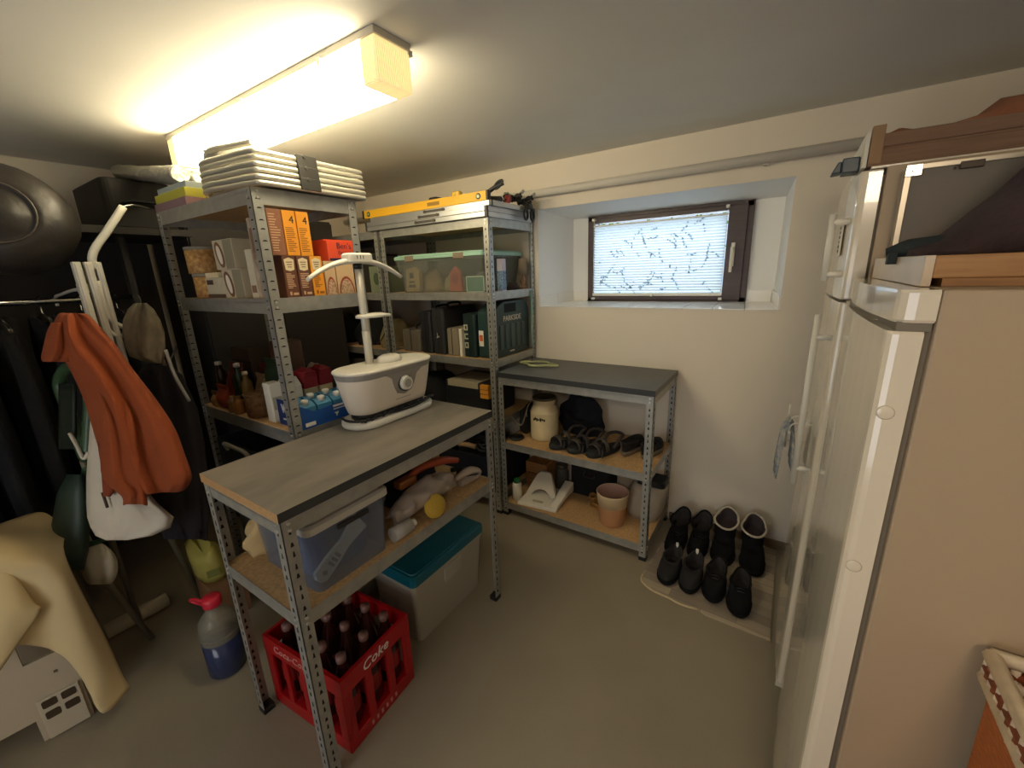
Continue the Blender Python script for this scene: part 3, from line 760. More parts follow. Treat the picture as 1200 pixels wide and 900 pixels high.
def make_shoe(name, label, cat, L, W, hgt, upper, sole, lining, boot=0.0, trim=None, mark=None, group=None, lace=True):
    """shoe with toe towards -y, built from a sole and a lofted upper with an opening"""
    s = thing(name, label, cat, (0, 0, 0), group)
    mb = MB(); o = foot_outline(L, W); slab_outline(mb, o, 0, .026, .94, 1.0, .004, L); mb.build('sole', sole, s)
    n = 24; rings = []
    top = hgt+boot
    prof = [(.022, 1.0, 0.0, .97), (.040, .99, 0.0, .98), (.058, .92, .010, .95), (hgt-.006, .74, .034, .88), (hgt, .60, .050, .84)]
    if boot: prof += [(hgt+boot*.5, .50, .062, .90), (top, .54, .060, 1.0)]
    for z, ky, sh, kx in prof:
        sl_ = (.028 if boot else .012) if z >= hgt else 0
        rings.append([(x*kx, y*ky+sh*L/.27, z+sl_*y/(L/2)) for x, y in foot_outline(L*.97, W*.95, n)])
    inner = []
    z, ky, sh, kx = prof[-1]
    for k, dz in ((.90, -.002), (.84, -.03), (.78, -.058)):
        inner.append([(x*kx*k, y*ky*k+sh*L/.27, max(z+dz+sl_*y/(L/2), .012)) for x, y in foot_outline(L*.97, W*.95, n)])
    mb.__init__(); mb.loft(rings, caps=False); up = mb.build('upper', upper, s)
    mb = MB(); mb.loft([rings[-1]]+inner, caps=False); mb.add(inner[-1], [tuple(range(n))]); mb.build('lining', lining, s)
    if trim:
        mb = MB(); r = rings[-1]; mb.tube([Vector(p)+Vector((0, 0, .003)) for p in r], .0055, 8, closed=True, n=1); mb.build('trim', trim, s)
    else:
        mb = MB(); r = rings[-1]; mb.tube([Vector(p)+Vector((0, 0, .001)) for p in r], .005, 6, closed=True, n=1); mb.build('collar', upper, s)
    if lace:
        mb = MB()
        for k in range(4):
            y = -L*.24+k*.014; z = .058+k*.005
            mb.tube([(-.022, y, z-.004), (0, y-.003, z+.006), (.022, y, z-.004)], .0026, 6, n=3)
        mb.build('laces', M_BLK2, s)
    if mark:
        mb = MB(); mb.box(-.006, .006, L*.44, L*.475, hgt-.02, hgt+.024) if mark == 'tab' else mb.box(-.0025, .0025, -L*.335, -L*.27, .054, .0625)
        mb.build('tab' if mark == 'tab' else 'badge', M_WINK, s)
    return s
M_SHOE = mat('shoe_black', (18, 18, 19), .85, 0, var=.2, scale=20, spec=.2)
M_SHOE2 = mat('shoe_charcoal', (28, 27, 27), .85, 0, var=.15, scale=20)
M_LIN = mat('shoe_lining', (46, 42, 42), .9)
M_TRIM = mat('fleece_trim', (196, 186, 166), .95, 0, bump=.5, bscale=200)
sl = make_shoe('slipper', 'dark closed slipper beside the post, left of its pair', 'slipper', .235, .095, .062, M_SHOE2, mat('slipper_sole', (116, 100, 80), .8), M_LIN, lace=False, group='closed slippers at the right end of the shelf')
sl.location = (-.025, -.20, Z); sl.rotation_euler = (0, 0, PI-.10)
sl2 = dup(sl, (.075, -.19, Z), PI-.10, 'dark closed slipper farthest right on the middle shelf, behind the post')
# ---- lowest shelf
Z = WBL+.0004
bo_ = thing('bottle', 'small white bottle with green cap beside the left post of the window bench', 'bottle', (-.668, -.385, Z))
mb = MB(); mb.lathe([(0, 0), (.027, 0), (.029, .003), (.029, .095), (.026, .106), (.014, .114), (0, .114)], (-.668, -.385, Z), 20, caps=False); mb.build('body', M_WHITE, bo_)
mb = MB(); mb.lathe([(0, .110), (.019, .110), (.020, .114), (.0195, .132), (.012, .140), (0, .141)], (-.668, -.385, Z), 20, caps=False); mb.build('cap', mat('green_cap', (28, 98, 48), .4), bo_)
mb = MB(); mb.lathe([(.0293, .03), (.0295, .032), (.0295, .085), (.0293, .087)], (-.668, -.385, Z), 20, caps=False); mb.build('paper_band', M_PAPERW, bo_)
mb = MB()
mb.box(-.715, -.56, -.20, -.05, Z, Z+.012)
for (a, b, c, d) in ((-.715, -.56, -.20, -.19), (-.715, -.56, -.06, -.05), (-.715, -.705, -.19, -.06), (-.57, -.56, -.19, -.06)): mb.box(a, b, c, d, Z+.012, Z+.085); mb.box(a, b, c, d, Z+.095, Z+.165); mb.box(a+.0005, min(a+.012, b), c, d, Z+.08, Z+.10)
simple('wooden_crate', 'small slatted wooden crate at the back left of the lowest shelf', 'crate', mb, M_TRAYW, (-.64, -.125, Z))
# white plastic stand: plate with raised arch and side arm
st = thing('plastic_stand', 'white plastic stand with an arched back and raised side arm on the lowest shelf', 'stand', (-.51, -.30, Z))
mb = MB()
a0, a1, b1, b0 = Vector((-.634, -.445, 0)), Vector((-.385, -.415, 0)), Vector((-.405, -.20, 0)), Vector((-.635, -.215, 0))
pl4 = [a0, a1, b1, b0]
up = lambda z0, z1: ([p+Vector((0, 0, Z+z0)) for p in pl4], [p+Vector((0, 0, Z+z1))*1 for p in pl4])
mb.hexa([p+Vector((0, 0, Z)) for p in pl4], [a0+Vector((0, .004, Z+.020)), a1+Vector((0, .004, Z+.020)), b1+Vector((0, 0, Z+.034)), b0+Vector((0, 0, Z+.034))]); mb.build('base_plate', M_WHITE, st, .006)
mb = MB(); dirx = (a1-a0).normalized(); yv = Vector((-dirx.y, dirx.x, 0)); org = a0.lerp(a1, .45)+yv*.115+Vector((0, 0, Z+.026))
arch = [(-.10, 0), (-.062, 0), (-.05, .018), (-.025, .034), (0, .038), (.025, .034), (.05, .018), (.062, 0), (.098, 0), (.05, .118), (.034, .132), (-.022, .132), (-.045, .112)]
n = len(arch); vs = []
for k, off in ((0, -.017), (1, .017)):
    for (x, z) in arch: vs.append(tuple(org+dirx*x+yv*(off*(1-.4*z/.13)+z*.45)+Vector((0, 0, z))))
mb.add(vs, [tuple(range(n-1, -1, -1)), tuple(range(n, 2*n))]+[(i, (i+1) % n, n+(i+1) % n, n+i) for i in range(n)]); mb.build('arch', mat('stand_white', (206, 200, 186), .45), st, .003)
mb = MB(); q = [a1+Vector((-.052, .012, Z+.026)), a1+Vector((-.002, .012, Z+.02)), b1+Vector((.022, .02, Z+.03)), b1+Vector((-.04, .02, Z+.03))]
mb.hexa(q, [q[0]+Vector((.004, .02, .010)), q[1]+Vector((-.004, .02, .012)), q[2]+Vector((0, 0, .062)), q[3]+Vector((.004, 0, .060))]); mb.build('side_arm', M_WHITE, st, .008)
mb = MB(); c = a0.lerp(a1, .47)+yv*.045; mb.M = frame_on(c+Vector((0, 0, Z+.0235)), dirx, yv); mb.rbox(-.035, .035, -.010, .010, -.001, .0012, .009); mb.build('label_plate', mat('stand_print', (188, 176, 152), .5), st)
# glass jar, dark boxes behind
jr = thing('glass_jar', 'small clear glass jar behind the white plastic stand', 'jar', (-.50, -.11, Z))
mb = MB(); mb.lathe([(0, 0), (.040, 0), (.044, .006), (.044, .11), (.036, .125), (.034, .14), (.031, .14), (.033, .124), (.041, .108), (.041, .010), (0, .008)], (-.50, -.11, Z), 24, caps=False); mb.build('glass', clear_plastic('jar_glass', (150, 152, 140), .75, .05), jr)
mb = MB(); mb.lathe([(0, .138), (.036, .138), (.037, .142), (.037, .155), (.033, .158), (0, .158)], (-.50, -.11, Z), 24, caps=False); mb.build('lid', mat('jar_lid', (90, 86, 74), .4, .5), jr)
mb = MB(); mb.rbox(-.42, -.16, -.155, -.02, Z, Z+.235, .02); dk = tag(mb.build('fabric_box', M_BLACK, None, 0, (-.29, -.09, Z)), 'dark fabric storage box at the back of the lowest shelf', 'box')
mb = MB(); mb.tube([(-.32, -.157, Z+.17), (-.32, -.172, Z+.145), (-.26, -.172, Z+.145), (-.26, -.157, Z+.17)], .005, 6); mb.build('grip', M_BLK2, dk)
# straw wreath + pot
mb = MB(); random.seed(5)
for i in range(26):
    a = random.uniform(0, 2*PI); b = a+random.uniform(.6, 1.4); r = random.uniform(.040, .055)
    mb.tube([(-.205+r*math.cos(a+(b-a)*k/4), -.235+r*math.sin(a+(b-a)*k/4)*.6, Z+.008+.075*random.random()*0+.02+.05*((i % 6)/6)+.006*math.sin(k)) for k in range(5)], .005, 5, n=1)
mb.lathe([(0, 0), (.045, 0), (.05, .006), (.045, .012), (0, .012)], (-.205, -.235, Z), 16, 1, .6, caps=False)
mb.cyl((-.205, -.235, Z+.01), (-.205, -.235, Z+.09), .012, 8)
simple('straw_bundle', 'brown straw bundle to the left of the two-tone pot', 'straw', mb, mat('straw', (150, 108, 52), .8, 0, var=.2, scale=30), (-.205, -.235, Z))
pt = thing('plant_pot', 'round two-tone beige pot with ribbed pink inside on the lowest shelf', 'pot', (-.085, -.325, Z))
mb = MB(); c = (-.085, -.325, Z)
mb.lathe([(0, 0), (.066, 0), (.068, .004), (.0757, .108)], c, 36, caps=False); mb.build('lower_body', mat('pot_beige', (182, 134, 94), .7), pt)
mb = MB(); mb.lathe([(.0755, .1082), (.0775, .1085), (.0860, .176), (.0875, .183), (.0845, .187), (.082, .183), (.0815, .176)], c, 36, caps=False); mb.build('upper_band', mat('pot_cream', (208, 186, 148), .6), pt)
mb = MB(); seg = 72
rings = []
for z, r in ((.183, .079), (.12, .073), (.03, .064)): rings.append([(c[0]+(r+(.0018 if i % 2 else 0))*math.cos(2*PI*i/seg), c[1]+(r+(.0018 if i % 2 else 0))*math.sin(2*PI*i/seg), c[2]+z) for i in range(seg)])
rings.insert(0, [(c[0]+.0815*math.cos(2*PI*i/seg), c[1]+.0815*math.sin(2*PI*i/seg), c[2]+.184) for i in range(seg)])
mb.loft(rings, False); mb.add(rings[-1], [tuple(range(seg))]); mb.build('inner_liner', mat('pot_pink', (188, 150, 138), .7), pt)
# grey-white bag with a black top, right end
bgw = thing('paper_sack', 'grey-white sack with black folded top at the right end of the lowest shelf', 'sack', (.06, -.15, Z))
mb = MB(); rr = []
for z, hx, hy, ox in ((0, .085, .085, 0), (.05, .098, .10, .004), (.12, .10, .10, .010), (.165, .098, .085, .018), (.195, .085, .06, .030)):
    rr.append([(.045+ox+hx*math.copysign(abs(math.cos(2*PI*k/20))**.6, math.cos(2*PI*k/20)), -.15+hy*math.copysign(abs(math.sin(2*PI*k/20))**.6, math.sin(2*PI*k/20)), Z+z) for k in range(20)])
mb.loft(rr); mb.build('body', mat('sack_grey', (170, 160, 144), .85, 0, var=.06, scale=10, bump=.3, bscale=30), bgw)
mb = MB(); mb.rbox(.005, .155, -.20, -.09, Z+.19, Z+.232, .02); mb.build('folded_top', M_BLK2, bgw)

# ================================================================== MAT AND SHOES
mm = bpy.data.materials.new('mat_planks'); mm.use_nodes = True; nt = mm.node_tree; b = nt.nodes['Principled BSDF']; b.inputs['Roughness'].default_value = .55
tc = nt.nodes.new('ShaderNodeTexCoord'); mp = nt.nodes.new('ShaderNodeMapping'); mp.inputs['Rotation'].default_value = (0, 0, .06)
br = nt.nodes.new('ShaderNodeTexBrick'); br.inputs['Scale'].default_value = 1; br.inputs['Brick Width'].default_value = .27; br.inputs['Row Height'].default_value = .052; br.inputs['Mortar Size'].default_value = .0018
br.inputs['Color1'].default_value = (*lin((184, 164, 130)), 1); br.inputs['Color2'].default_value = (*lin((112, 92, 66)), 1); br.inputs['Mortar'].default_value = (*lin((112, 94, 70)), 1)
nz = nt.nodes.new('ShaderNodeTexNoise'); nz.inputs['Scale'].default_value = 9; mp2 = nt.nodes.new('ShaderNodeMapping'); mp2.inputs['Scale'].default_value = (1, 12, 1)
mixc = nt.nodes.new('ShaderNodeMix'); mixc.data_type = 'RGBA'; mixc.blend_type = 'MULTIPLY'; mixc.inputs['Factor'].default_value = .55
nt.links.new(tc.outputs['Object'], mp.inputs[0]); nt.links.new(mp.outputs[0], br.inputs['Vector']); nt.links.new(tc.outputs['Object'], mp2.inputs[0]); nt.links.new(mp2.outputs[0], nz.inputs['Vector'])
nt.links.new(br.outputs['Color'], mixc.inputs['A']); nt.links.new(nz.outputs['Fac'], mixc.inputs['B'])
mulb = nt.nodes.new('ShaderNodeBrightContrast'); mulb.inputs['Bright'].default_value = .12
nt.links.new(mixc.outputs['Result'], mulb.inputs[0]); nt.links.new(mulb.outputs[0], b.inputs['Base Color'])
fm = thing('floor_mat', 'worn wood-strip floor mat under the row of dark shoes', 'mat', (.45, -.33, 0))
poly = [(.155, -.555), (.165, -.60), (.215, -.632), (.30, -.642), (.35, -.655), (.42, -.648), (.455, -.664), (.689, -.668), (.689, -.03), (.19, -.03)]
mb = MB(); mb.prism(poly, 'z', .0004, .008); mb.build('planks', mm, fm)
mb = MB(); mb.tube([(.158, -.555, .006), (.166, -.60, .006), (.215, -.634, .006), (.30, -.646, .006), (.35, -.657, .006), (.42, -.651, .006)], .0055, 6, flat=None); mb.build('frayed_edge', mat('frayed_edge', (196, 180, 146), .9, 0, bump=.5, bscale=150), fm)
Z = .0085
G = 'dark shoes on the floor mat'
b1 = make_shoe('boot', 'black ankle boot in the back row, next to the window bench', 'boot', .245, .104, .085, M_SHOE, M_SHOE, M_LIN, boot=.045, group=G)
b1.location = (.245, -.235, Z); b1.rotation_euler = (0, 0, -.06)
dup(b1, (.350, -.215, Z), -.02, 'black ankle boot in the back row, second from the window bench')
b2 = make_shoe('boot', 'black boot with pale fleece-trimmed opening, the left one of its pair', 'boot', .255, .122, .085, M_SHOE, M_SHOE, mat('boot_lining', (58, 50, 54), .95), boot=.085, trim=M_TRIM, group=G, lace=False)
b2.location = (.463, -.195, Z); b2.rotation_euler = (0, 0, .05)
dup(b2, (.590, -.195, Z), .15, 'black boot with pale fleece-trimmed opening, the right one of its pair')
s1 = make_shoe('shoe', 'black low shoe in the front row, nearest the bench post', 'shoe', .225, .104, .078, M_SHOE2, M_SHOE, M_LIN, mark='tab', group=G, lace=False)
s1.location = (.268, -.478, Z); s1.rotation_euler = (0, 0, -.04)
dup(s1, (.365, -.482, Z), 0, 'black low shoe in the front row, second from the bench post')
s2 = make_shoe('shoe', 'black sneaker with a tiny white mark, third in the front row', 'shoe', .235, .106, .080, M_SHOE, M_SHOE, M_LIN, mark='badge', group=G)
s2.location = (.464, -.478, Z); s2.rotation_euler = (0, 0, .03)
dup(s2, (.566, -.510, Z), .08, 'black sneaker at the right end of the front row, sticking out furthest')
# ================================================================== WORKBENCH: steamer on top
Z = FBZ+.0004
SX, SY = -.690, -1.255
sm = thing('garment_steamer', 'white garment steamer with grey band, front dial and hanger pole on the workbench', 'garment steamer', (SX, SY, Z))
def stadium(cx, cy, hx, hy, z, n=12):
    """rounded ends along y"""
    p = []
    for k in range(n+1): a = -PI/2+PI*k/n*1; p.append((cx+hx*math.cos(a+PI/2), cy+hy-hx+hx*math.sin(a+PI/2), z))
    for k in range(n+1): a = PI*k/n; p.append((cx-hx*math.cos(a), cy-hy+hx-hx*math.sin(a), z))
    return p
HX, HY = .082, .198
mb = MB(); mb.loft([stadium(SX, SY, HX, HY, Z), stadium(SX, SY, HX+.004, HY+.004, Z+.006), stadium(SX, SY, HX+.004, HY+.004, Z+.020), stadium(SX, SY, HX-.004, HY-.004, Z+.026)]); mb.build('base_plate', M_WHITE, sm)
mb = MB(); mb.loft([stadium(SX, SY, .055, .165, Z+.026), stadium(SX, SY, .055, .165, Z+.052)]); mb.build('foot_pad', M_BLK2, sm)
def body_ring(t):      # t 0..1 up
    return stadium(SX, SY, .062+.028*t**.8, .172+.036*t**.8, Z+.047+.158*t)
mb = MB(); mb.loft([stadium(SX, SY, .052, .160, Z+.045)]+[body_ring(t) for t in (0.02, .15, .4, .7, .86)], caps=False); 
mb.add(stadium(SX, SY, .052, .160, Z+.045), [tuple(range(26))]); mb.build('tank', mat('steamer_shell', (226, 216, 200), .42), sm)
mb = MB(); mb.loft([body_ring(.855), [ (SX+(p[0]-SX)*1.01, SY+(p[1]-SY)*1.004, p[2]) for p in body_ring(.87)], [(SX+(p[0]-SX)*1.01, SY+(p[1]-SY)*1.004, p[2]) for p in body_ring(.985)]], caps=False)
xf = SX+.0905
ctr = (SY+.02, Z+.137)
poly = [(ctr[0]+.115, Z+.186), (ctr[0]-.115, Z+.186), (ctr[0]-.085, Z+.180), (ctr[0]-.062, Z+.165), (ctr[0]-.05, ctr[1]-.01), (ctr[0]-.036, ctr[1]-.035), (ctr[0], ctr[1]-.046), (ctr[0]+.036, ctr[1]-.035), (ctr[0]+.05, ctr[1]-.01), (ctr[0]+.062, Z+.165), (ctr[0]+.085, Z+.180)]
def face_x(z): t = max(0, min(1, (z-Z-.047)/.158)); return SX+.062+.028*t**.8
n = len(poly); vs = [(face_x(q[1])-.006, q[0], q[1]) for q in poly]+[(face_x(q[1])+.0022, q[0], q[1]) for q in poly]
mb.add(vs, [tuple(range(n-1, -1, -1)), tuple(range(n, 2*n))]+[(i, (i+1) % n, n+(i+1) % n, n+i) for i in range(n)])
band = mb.build('band', mat('steamer_grey', (150, 146, 140), .4), sm)
mb = MB(); mb.loft([[(p[0], p[1], p[2]) for p in body_ring(.98)], stadium(SX, SY, .094, .212, Z+.2045), stadium(SX, SY, .094, .212, Z+.210), stadium(SX, SY, .085, .203, Z+.214)]); 
mb.build('top_cover', M_WHITE, sm)
mb = MB(); k = face_x(ctr[1])
mb.cyl((k, ctr[0], ctr[1]), (k+.006, ctr[0], ctr[1]), .033, 28); mb.build('dial_ring', mat('dial_black', (30, 30, 30), .4), band)
mb = MB(); mb.cyl((k+.006, ctr[0], ctr[1]), (k+.020, ctr[0], ctr[1]), .029, 28, r1=.025); kn = mb.build('dial', M_WHITE, sm)
mb = MB(); mb.cyl((k+.0201, ctr[0], ctr[1]), (k+.022, ctr[0], ctr[1]), .0165, 24); mb.build('dial_face', mat('dial_grey', (168, 164, 156), .4), kn)
mb = MB()
for i in range(9): mb.box(face_x(Z+.078), face_x(Z+.078)+.0008, SY-.02+i*.0085, SY-.0145+i*.0085, Z+.075, Z+.0795)
mb.build('front_print', mat('print_grey', (176, 164, 150), .6), sm)
PX_, PY_ = SX-.03, SY-.045
mb = MB(); mb.cyl((PX_, PY_, Z+.21), (PX_, PY_, 1.49), .0125, 14); mb.cyl((PX_, PY_, Z+.21), (PX_, PY_, Z+.34), .0145, 14); mb.build('pole', mat('pole_pale', (208, 204, 192), .35, .2), sm)
mb = MB(); mb.lathe([(0, 0), (.042, 0), (.044, .006), (.040, .018), (.026, .026), (0, .027)], (SX-.005, PY_+.075, Z+.213), 24, 1, 1.2, caps=False); mb.build('hose_cap', M_WHITE, sm)
mb = MB(); mb.cyl((SX+.03, PY_+.095, Z+.2135), (SX+.03, PY_+.095, Z+.216), .006, 10); mb.build('indicator', mat('indicator_green', (110, 130, 40), .4), sm)
mb = MB()
pts = [(PX_-.01, PY_-.03, 0), (PX_+.02, PY_-.03, 0), (PX_+.045, PY_+.02, 0), (PX_+.05, PY_+.085, 0), (PX_+.02, PY_+.10, 0), (PX_-.02, PY_+.09, 0), (PX_-.03, PY_+.03, 0)]
mb.loft([[(p[0], p[1], 1.292) for p in pts], [(p[0], p[1], 1.301) for p in pts], [(PX_+(p[0]-PX_)*.7, PY_+(p[1]-PY_)*.7, 1.306) for p in pts]]); mb.build('holder_shelf', M_WHITE, sm)
mb = MB(); mb.rbox(PX_-.032, PX_+.032, PY_-.048, PY_+.052, 1.487, 1.523, .016); head = mb.build('hanger_head', M_WHITE, sm)
mb = MB(); mb.cyl((PX_, PY_, 1.468), (PX_, PY_, 1.488), .0165, 14); mb.build('collar', M_BLK2, sm)
mb = MB()
for dy in (-.022, -.008, 0.004): mb.box(PX_+.0318, PX_+.0328, PY_+dy, PY_+dy+.0025, 1.502, 1.514)
mb.build('head_mark', M_INK, head)
for s in (-1, 1):
    mb = MB(); rings = []
    for i in range(13):
        t = i/12; y = PY_+s*(.02+.178*t); z = 1.496-.058*t**1.9; hw = .017*(1-.35*t); hh = .011*(1-.35*t)
        rings.append([(PX_+hw*math.cos(2*PI*k/12), y, z+hh*math.sin(2*PI*k/12)) for k in range(12)])
    mb.loft(rings); mb.build('hanger_arm', M_WHITE, sm)
mb = MB(); cpts = []
for i in range(60):
    a = 2*PI*i/20*.62; k = .0042*(i % 2)
    cpts.append((SX+.066+.004*math.sin(i*.9), SY-.185+.0062*i, Z+.034+.0035*math.sin(i*1.5)+.00012*i))
mb.tube(cpts, .0042, 6, n=2); mb.tube([(SX+.066, SY-.06, Z+.033), (SX+.078, SY+.02, Z+.030), (SX+.084, SY+.10, Z+.036), (SX+.07, SY+.17, Z+.045)], .0035, 6)
mb.tube([(SX+.066-.0, SY-.15, Z+.034), (SX+.05, SY-.185, Z+.036), (SX+.01, SY-.2, Z+.036), (SX-.04, SY-.19, Z+.036)], .005, 6)
mb.build('cable', M_BLK2, sm)

# ---- middle shelf of the workbench
Z = FBM+.0004
def lidded_box(name, label, x0, x1, y0, y1, z0, z1, mbody, mlid, taper=.02, lidh=.022, grip='x', wall=.003):
    t = thing(name, label, 'storage box', ((x0+x1)/2, (y0+y1)/2, z0))
    zt = z1-lidh
    mb = MB(); cx, cy = (x0+x1)/2, (y0+y1)/2
    def ring(z, tp, ins=0): 
        hx, hy, r = (x1-x0)/2-tp-ins, (y1-y0)/2-tp-ins, .022
        p = []
        for k, (sx, sy) in enumerate(((1, 1), (-1, 1), (-1, -1), (1, -1))):
            for i in range(5):
                a = PI/2*(k+i/4); p.append((cx+sx*(hx-r)+r*math.cos(a), cy+sy*(hy-r)+r*math.sin(a), z))
        return p
    mb.loft([ring(z0+wall, taper, wall), ring(z0, taper), ring(zt-.02, .004), ring(zt-.0195, .0), ring(zt, .0), ring(zt, .0, wall), ring(zt-.02, .004, wall), ring(z0+wall, taper, wall)], caps=False, smooth=False)
    mb.add(ring(z0, taper), [tuple(range(20))]); 
    mb.build('body', mbody, t)
    mb = MB(); mb.loft([ring(zt+.0006, -.004), ring(z1-.006, -.004), ring(z1, .004)], smooth=False)
    mb.loft([ring(z1, .012), ring(z1+.004, .014)], smooth=False)
    mb.build('lid', mlid, t)
    return t
M_CLEAR = clear_plastic('clear_box', (190, 198, 212), .86)
cb = lidded_box('storage_box', 'clear plastic box of blue things with a whitish lid on the workbench shelf', -.688, -.372, -1.822, -1.555, Z, .813, M_CLEAR, mat('lid_grey', (178, 174, 164), .4), .014, .026)
for (yy) in (-1.69,):
    mb = MB(); mb.box(-.3725, -.3665, yy-.045, yy+.055, .765, .779); mb.build('latch_slot', M_INK, cb)
mb = MB(); mb.rbox(-.662, -.420, -1.80, -1.577, Z+.005, Z+.165, .05, 5, .012)
for q, p in enumerate(mb.v): kx = noise.noise(Vector(p)*18)*.010; mb.v[q] = (p[0]+kx, p[1]+kx*.4, max(p[2]+kx, Z+.005))
simple('blue_bundle', 'dark blue cloth bundle filling the clear box on the workbench shelf', 'cloth', mb, mat('dull_blue', (58, 74, 112), .9, 0, var=.2, scale=12), (-.55, -1.69, Z+.005))
wt = thing('plastic_scraper', 'pale plastic tool with rounded handle lying slanted inside the clear box', 'tool', (-.395, -1.71, Z+.006))
mb = MB(); mb.M = Matrix.Translation(Vector((-.4020, -1.775, Z+.048))) @ Matrix.Rotation(.60, 4, 'X')
def xprism(pl, a, b): mb.prism(pl, 'x', a, b)
xprism([(-.03, -.012), (-.018, -.026), (.03, -.026), (.085, -.020), (.155, -.034), (.165, .034), (.085, .018), (.03, .026), (-.018, .026), (-.03, .012)], -.006, .006)
mb.build('handle', mat('tool_white', (186, 188, 184), .5), wt, .002)
mb = MB(); mb.M = Matrix.Translation(Vector((-.3945, -1.775, Z+.048))) @ Matrix.Rotation(.60, 4, 'X'); mb.prism([(-.012, 0), (-.004, -.010), (.004, 0), (-.004, .010)], 'x', -.001, .001)
for i in range(3): mb.box(-.001, .001, .018+i*.014, .026+i*.014, -.012, .012)
mb.build('print', mat('tool_print', (110, 112, 112), .6), wt)
# bag of cleaning things
M_FILM = clear_plastic('plastic_film', (206, 200, 190), .45, .25)
mb = MB(); mb.tube([(-.43, -1.50, Z+.045), (-.43, -1.43, Z+.07), (-.425, -1.33, Z+.085), (-.43, -1.24, Z+.065), (-.44, -1.18, Z+.045)], lambda t: .024+.022*math.sin(PI*min(1, t*1.05+.02)), 14, n=6)
for i, p in enumerate(mb.v): q = Vector(p); k = noise.noise(q*30)*.020+noise.noise(q*70)*.008; mb.v[i] = (p[0]+k, p[1]+k*.5, max(Z+.001, p[2]+k))
pb = thing('plastic_bag', 'whitish plastic bag with looped handle on the workbench shelf', 'plastic bag', (-.43, -1.34, Z))
mb.build('film', clear_plastic('bag_film', (186, 172, 160), .35, .3), pb)
mb = MB(); mb.tube([(-.43, -1.19, Z+.05), (-.40, -1.135, Z+.075), (-.385, -1.085, Z+.055), (-.40, -1.08, Z+.026), (-.42, -1.12, Z+.022), (-.425, -1.17, Z+.026)], lambda t: .011+.006*math.sin(t*9), 8); mb.build('handle', clear_plastic('bag_film', (0, 0, 0)), pb)
mb = MB(); mb.M = Matrix.Translation(Vector((-.3705, -1.365, Z+.046))) @ Matrix.Rotation(PI/2-.35, 4, 'Y') @ Matrix.Rotation(.2, 4, 'X')
mb.lathe([(0, -.006), (.040, -.006), (.043, 0), (.040, .006), (0, .006)], seg=32, caps=False)
simple('sponge', 'round yellow sponge leaning against the whitish plastic bag', 'sponge', mb, mat('yellow_sponge', (190, 158, 58), .9, 0, bump=.5, bscale=200), (-.38, -1.365, Z))
bt = thing('bottle', 'small clear bottle lying between the clear box and the yellow sponge', 'bottle', (-.40, -1.49, Z))
mb = MB(); mb.cyl((-.39, -1.545, Z+.026), (-.385, -1.47, Z+.026), .024, 14); mb.build('body', M_FILM, bt)
mb = MB(); mb.cyl((-.385, -1.47, Z+.026), (-.384, -1.452, Z+.026), .013, 12); mb.build('cap', M_WHITE, bt)
br_ = thing('scrubbing_brush', 'orange-red brush lying on top of the whitish plastic bag', 'brush', (-.47, -1.28, Z+.12))
mb = MB(); mb.tube([(-.50, -1.36, Z+.122), (-.49, -1.29, Z+.140), (-.475, -1.20, Z+.130), (-.46, -1.13, Z+.105)], lambda t: .011+.006*math.sin(PI*t), 10); mb.build('handle', mat('orange_red', (168, 74, 44), .5), br_)
mb = MB(); mb.box(-.515, -.475, -1.42, -1.34, Z+.10, Z+.13); mb.build('head', mat('orange_brown', (150, 92, 48), .7), br_, .006)
mb = MB(); mb.blob((-.60, -1.28, Z), (.10, .15, .125), .18, 8, 6, 22, 12, .7)
dk = simple('dark_bag', 'dark bag of cables behind the whitish plastic bag', 'bag', mb, M_BLACK, (-.60, -1.28, Z))
mb = MB(); 
for i in range(3): mb.tube([(-.55, -1.40+.03*i, Z+.16), (-.50, -1.37+.03*i, Z+.19+.004*i), (-.49, -1.30+.03*i, Z+.185), (-.53, -1.24+.03*i, Z+.165)], .004, 6)
mb.build('cable_loop', mat('cable_grey', (86, 88, 90), .5), dk)
mb = MB(); mb.blob((-.47, -1.075, Z), (.05, .035, .028), .15, 3, 6, 18, 10, .6); mb.tube([(-.53, -1.10, Z+.03), (-.50, -1.085, Z+.035), (-.45, -1.07, Z+.03), (-.41, -1.06, Z+.012)], .010, 8)
simple('work_glove', 'dark glove at the far end of the workbench shelf', 'glove', mb, M_BLK2, (-.47, -1.075, Z))
# left end: crumpled cream bag and coil of dark cables
mb = MB(); mb.blob((-.735+.05, -1.79+.03, Z), (.052, .07, .092), .22, 2, 7, 22, 14, .6)
mb.v = [(max(min(p[0]-.05, -.694), -.764), p[1], p[2]) for p in mb.v]
cr = simple('paper_bag', 'crumpled cream paper bag at the left end of the workbench shelf', 'bag', mb, mat('cream_paper', (196, 168, 118), .8, 0, bump=.5, bscale=18), (-.685, -1.76, Z))
cl_ = thing('cable_coil', 'dark coil of cables at the back left of the workbench shelf', 'cable', (-.72, -1.56, Z))
mb = MB(); random.seed(9)
for i in range(9):
    r = random.uniform(.055, .075); zc = Z+.022+.019*i
    mb.tube([(-.730+.020*math.cos(2*PI*k/14+i)*1.0, -1.585+r*math.sin(2*PI*k/14+i), zc+.01*math.sin(k+i)) for k in range(14)], .009, 6, closed=True, n=2)
mb.build('loops', M_BLK2, cl_)
mb = MB(); mb.tube([(-.735, -1.64, Z+.14), (-.745, -1.665, Z+.10), (-.742, -1.67, Z+.05), (-.735, -1.66, Z+.015)], .006, 6); mb.cyl((-.735, -1.66, Z+.015), (-.735, -1.66, Z+.04), .012, 10); mb.build('plug', M_WHITE, cl_)

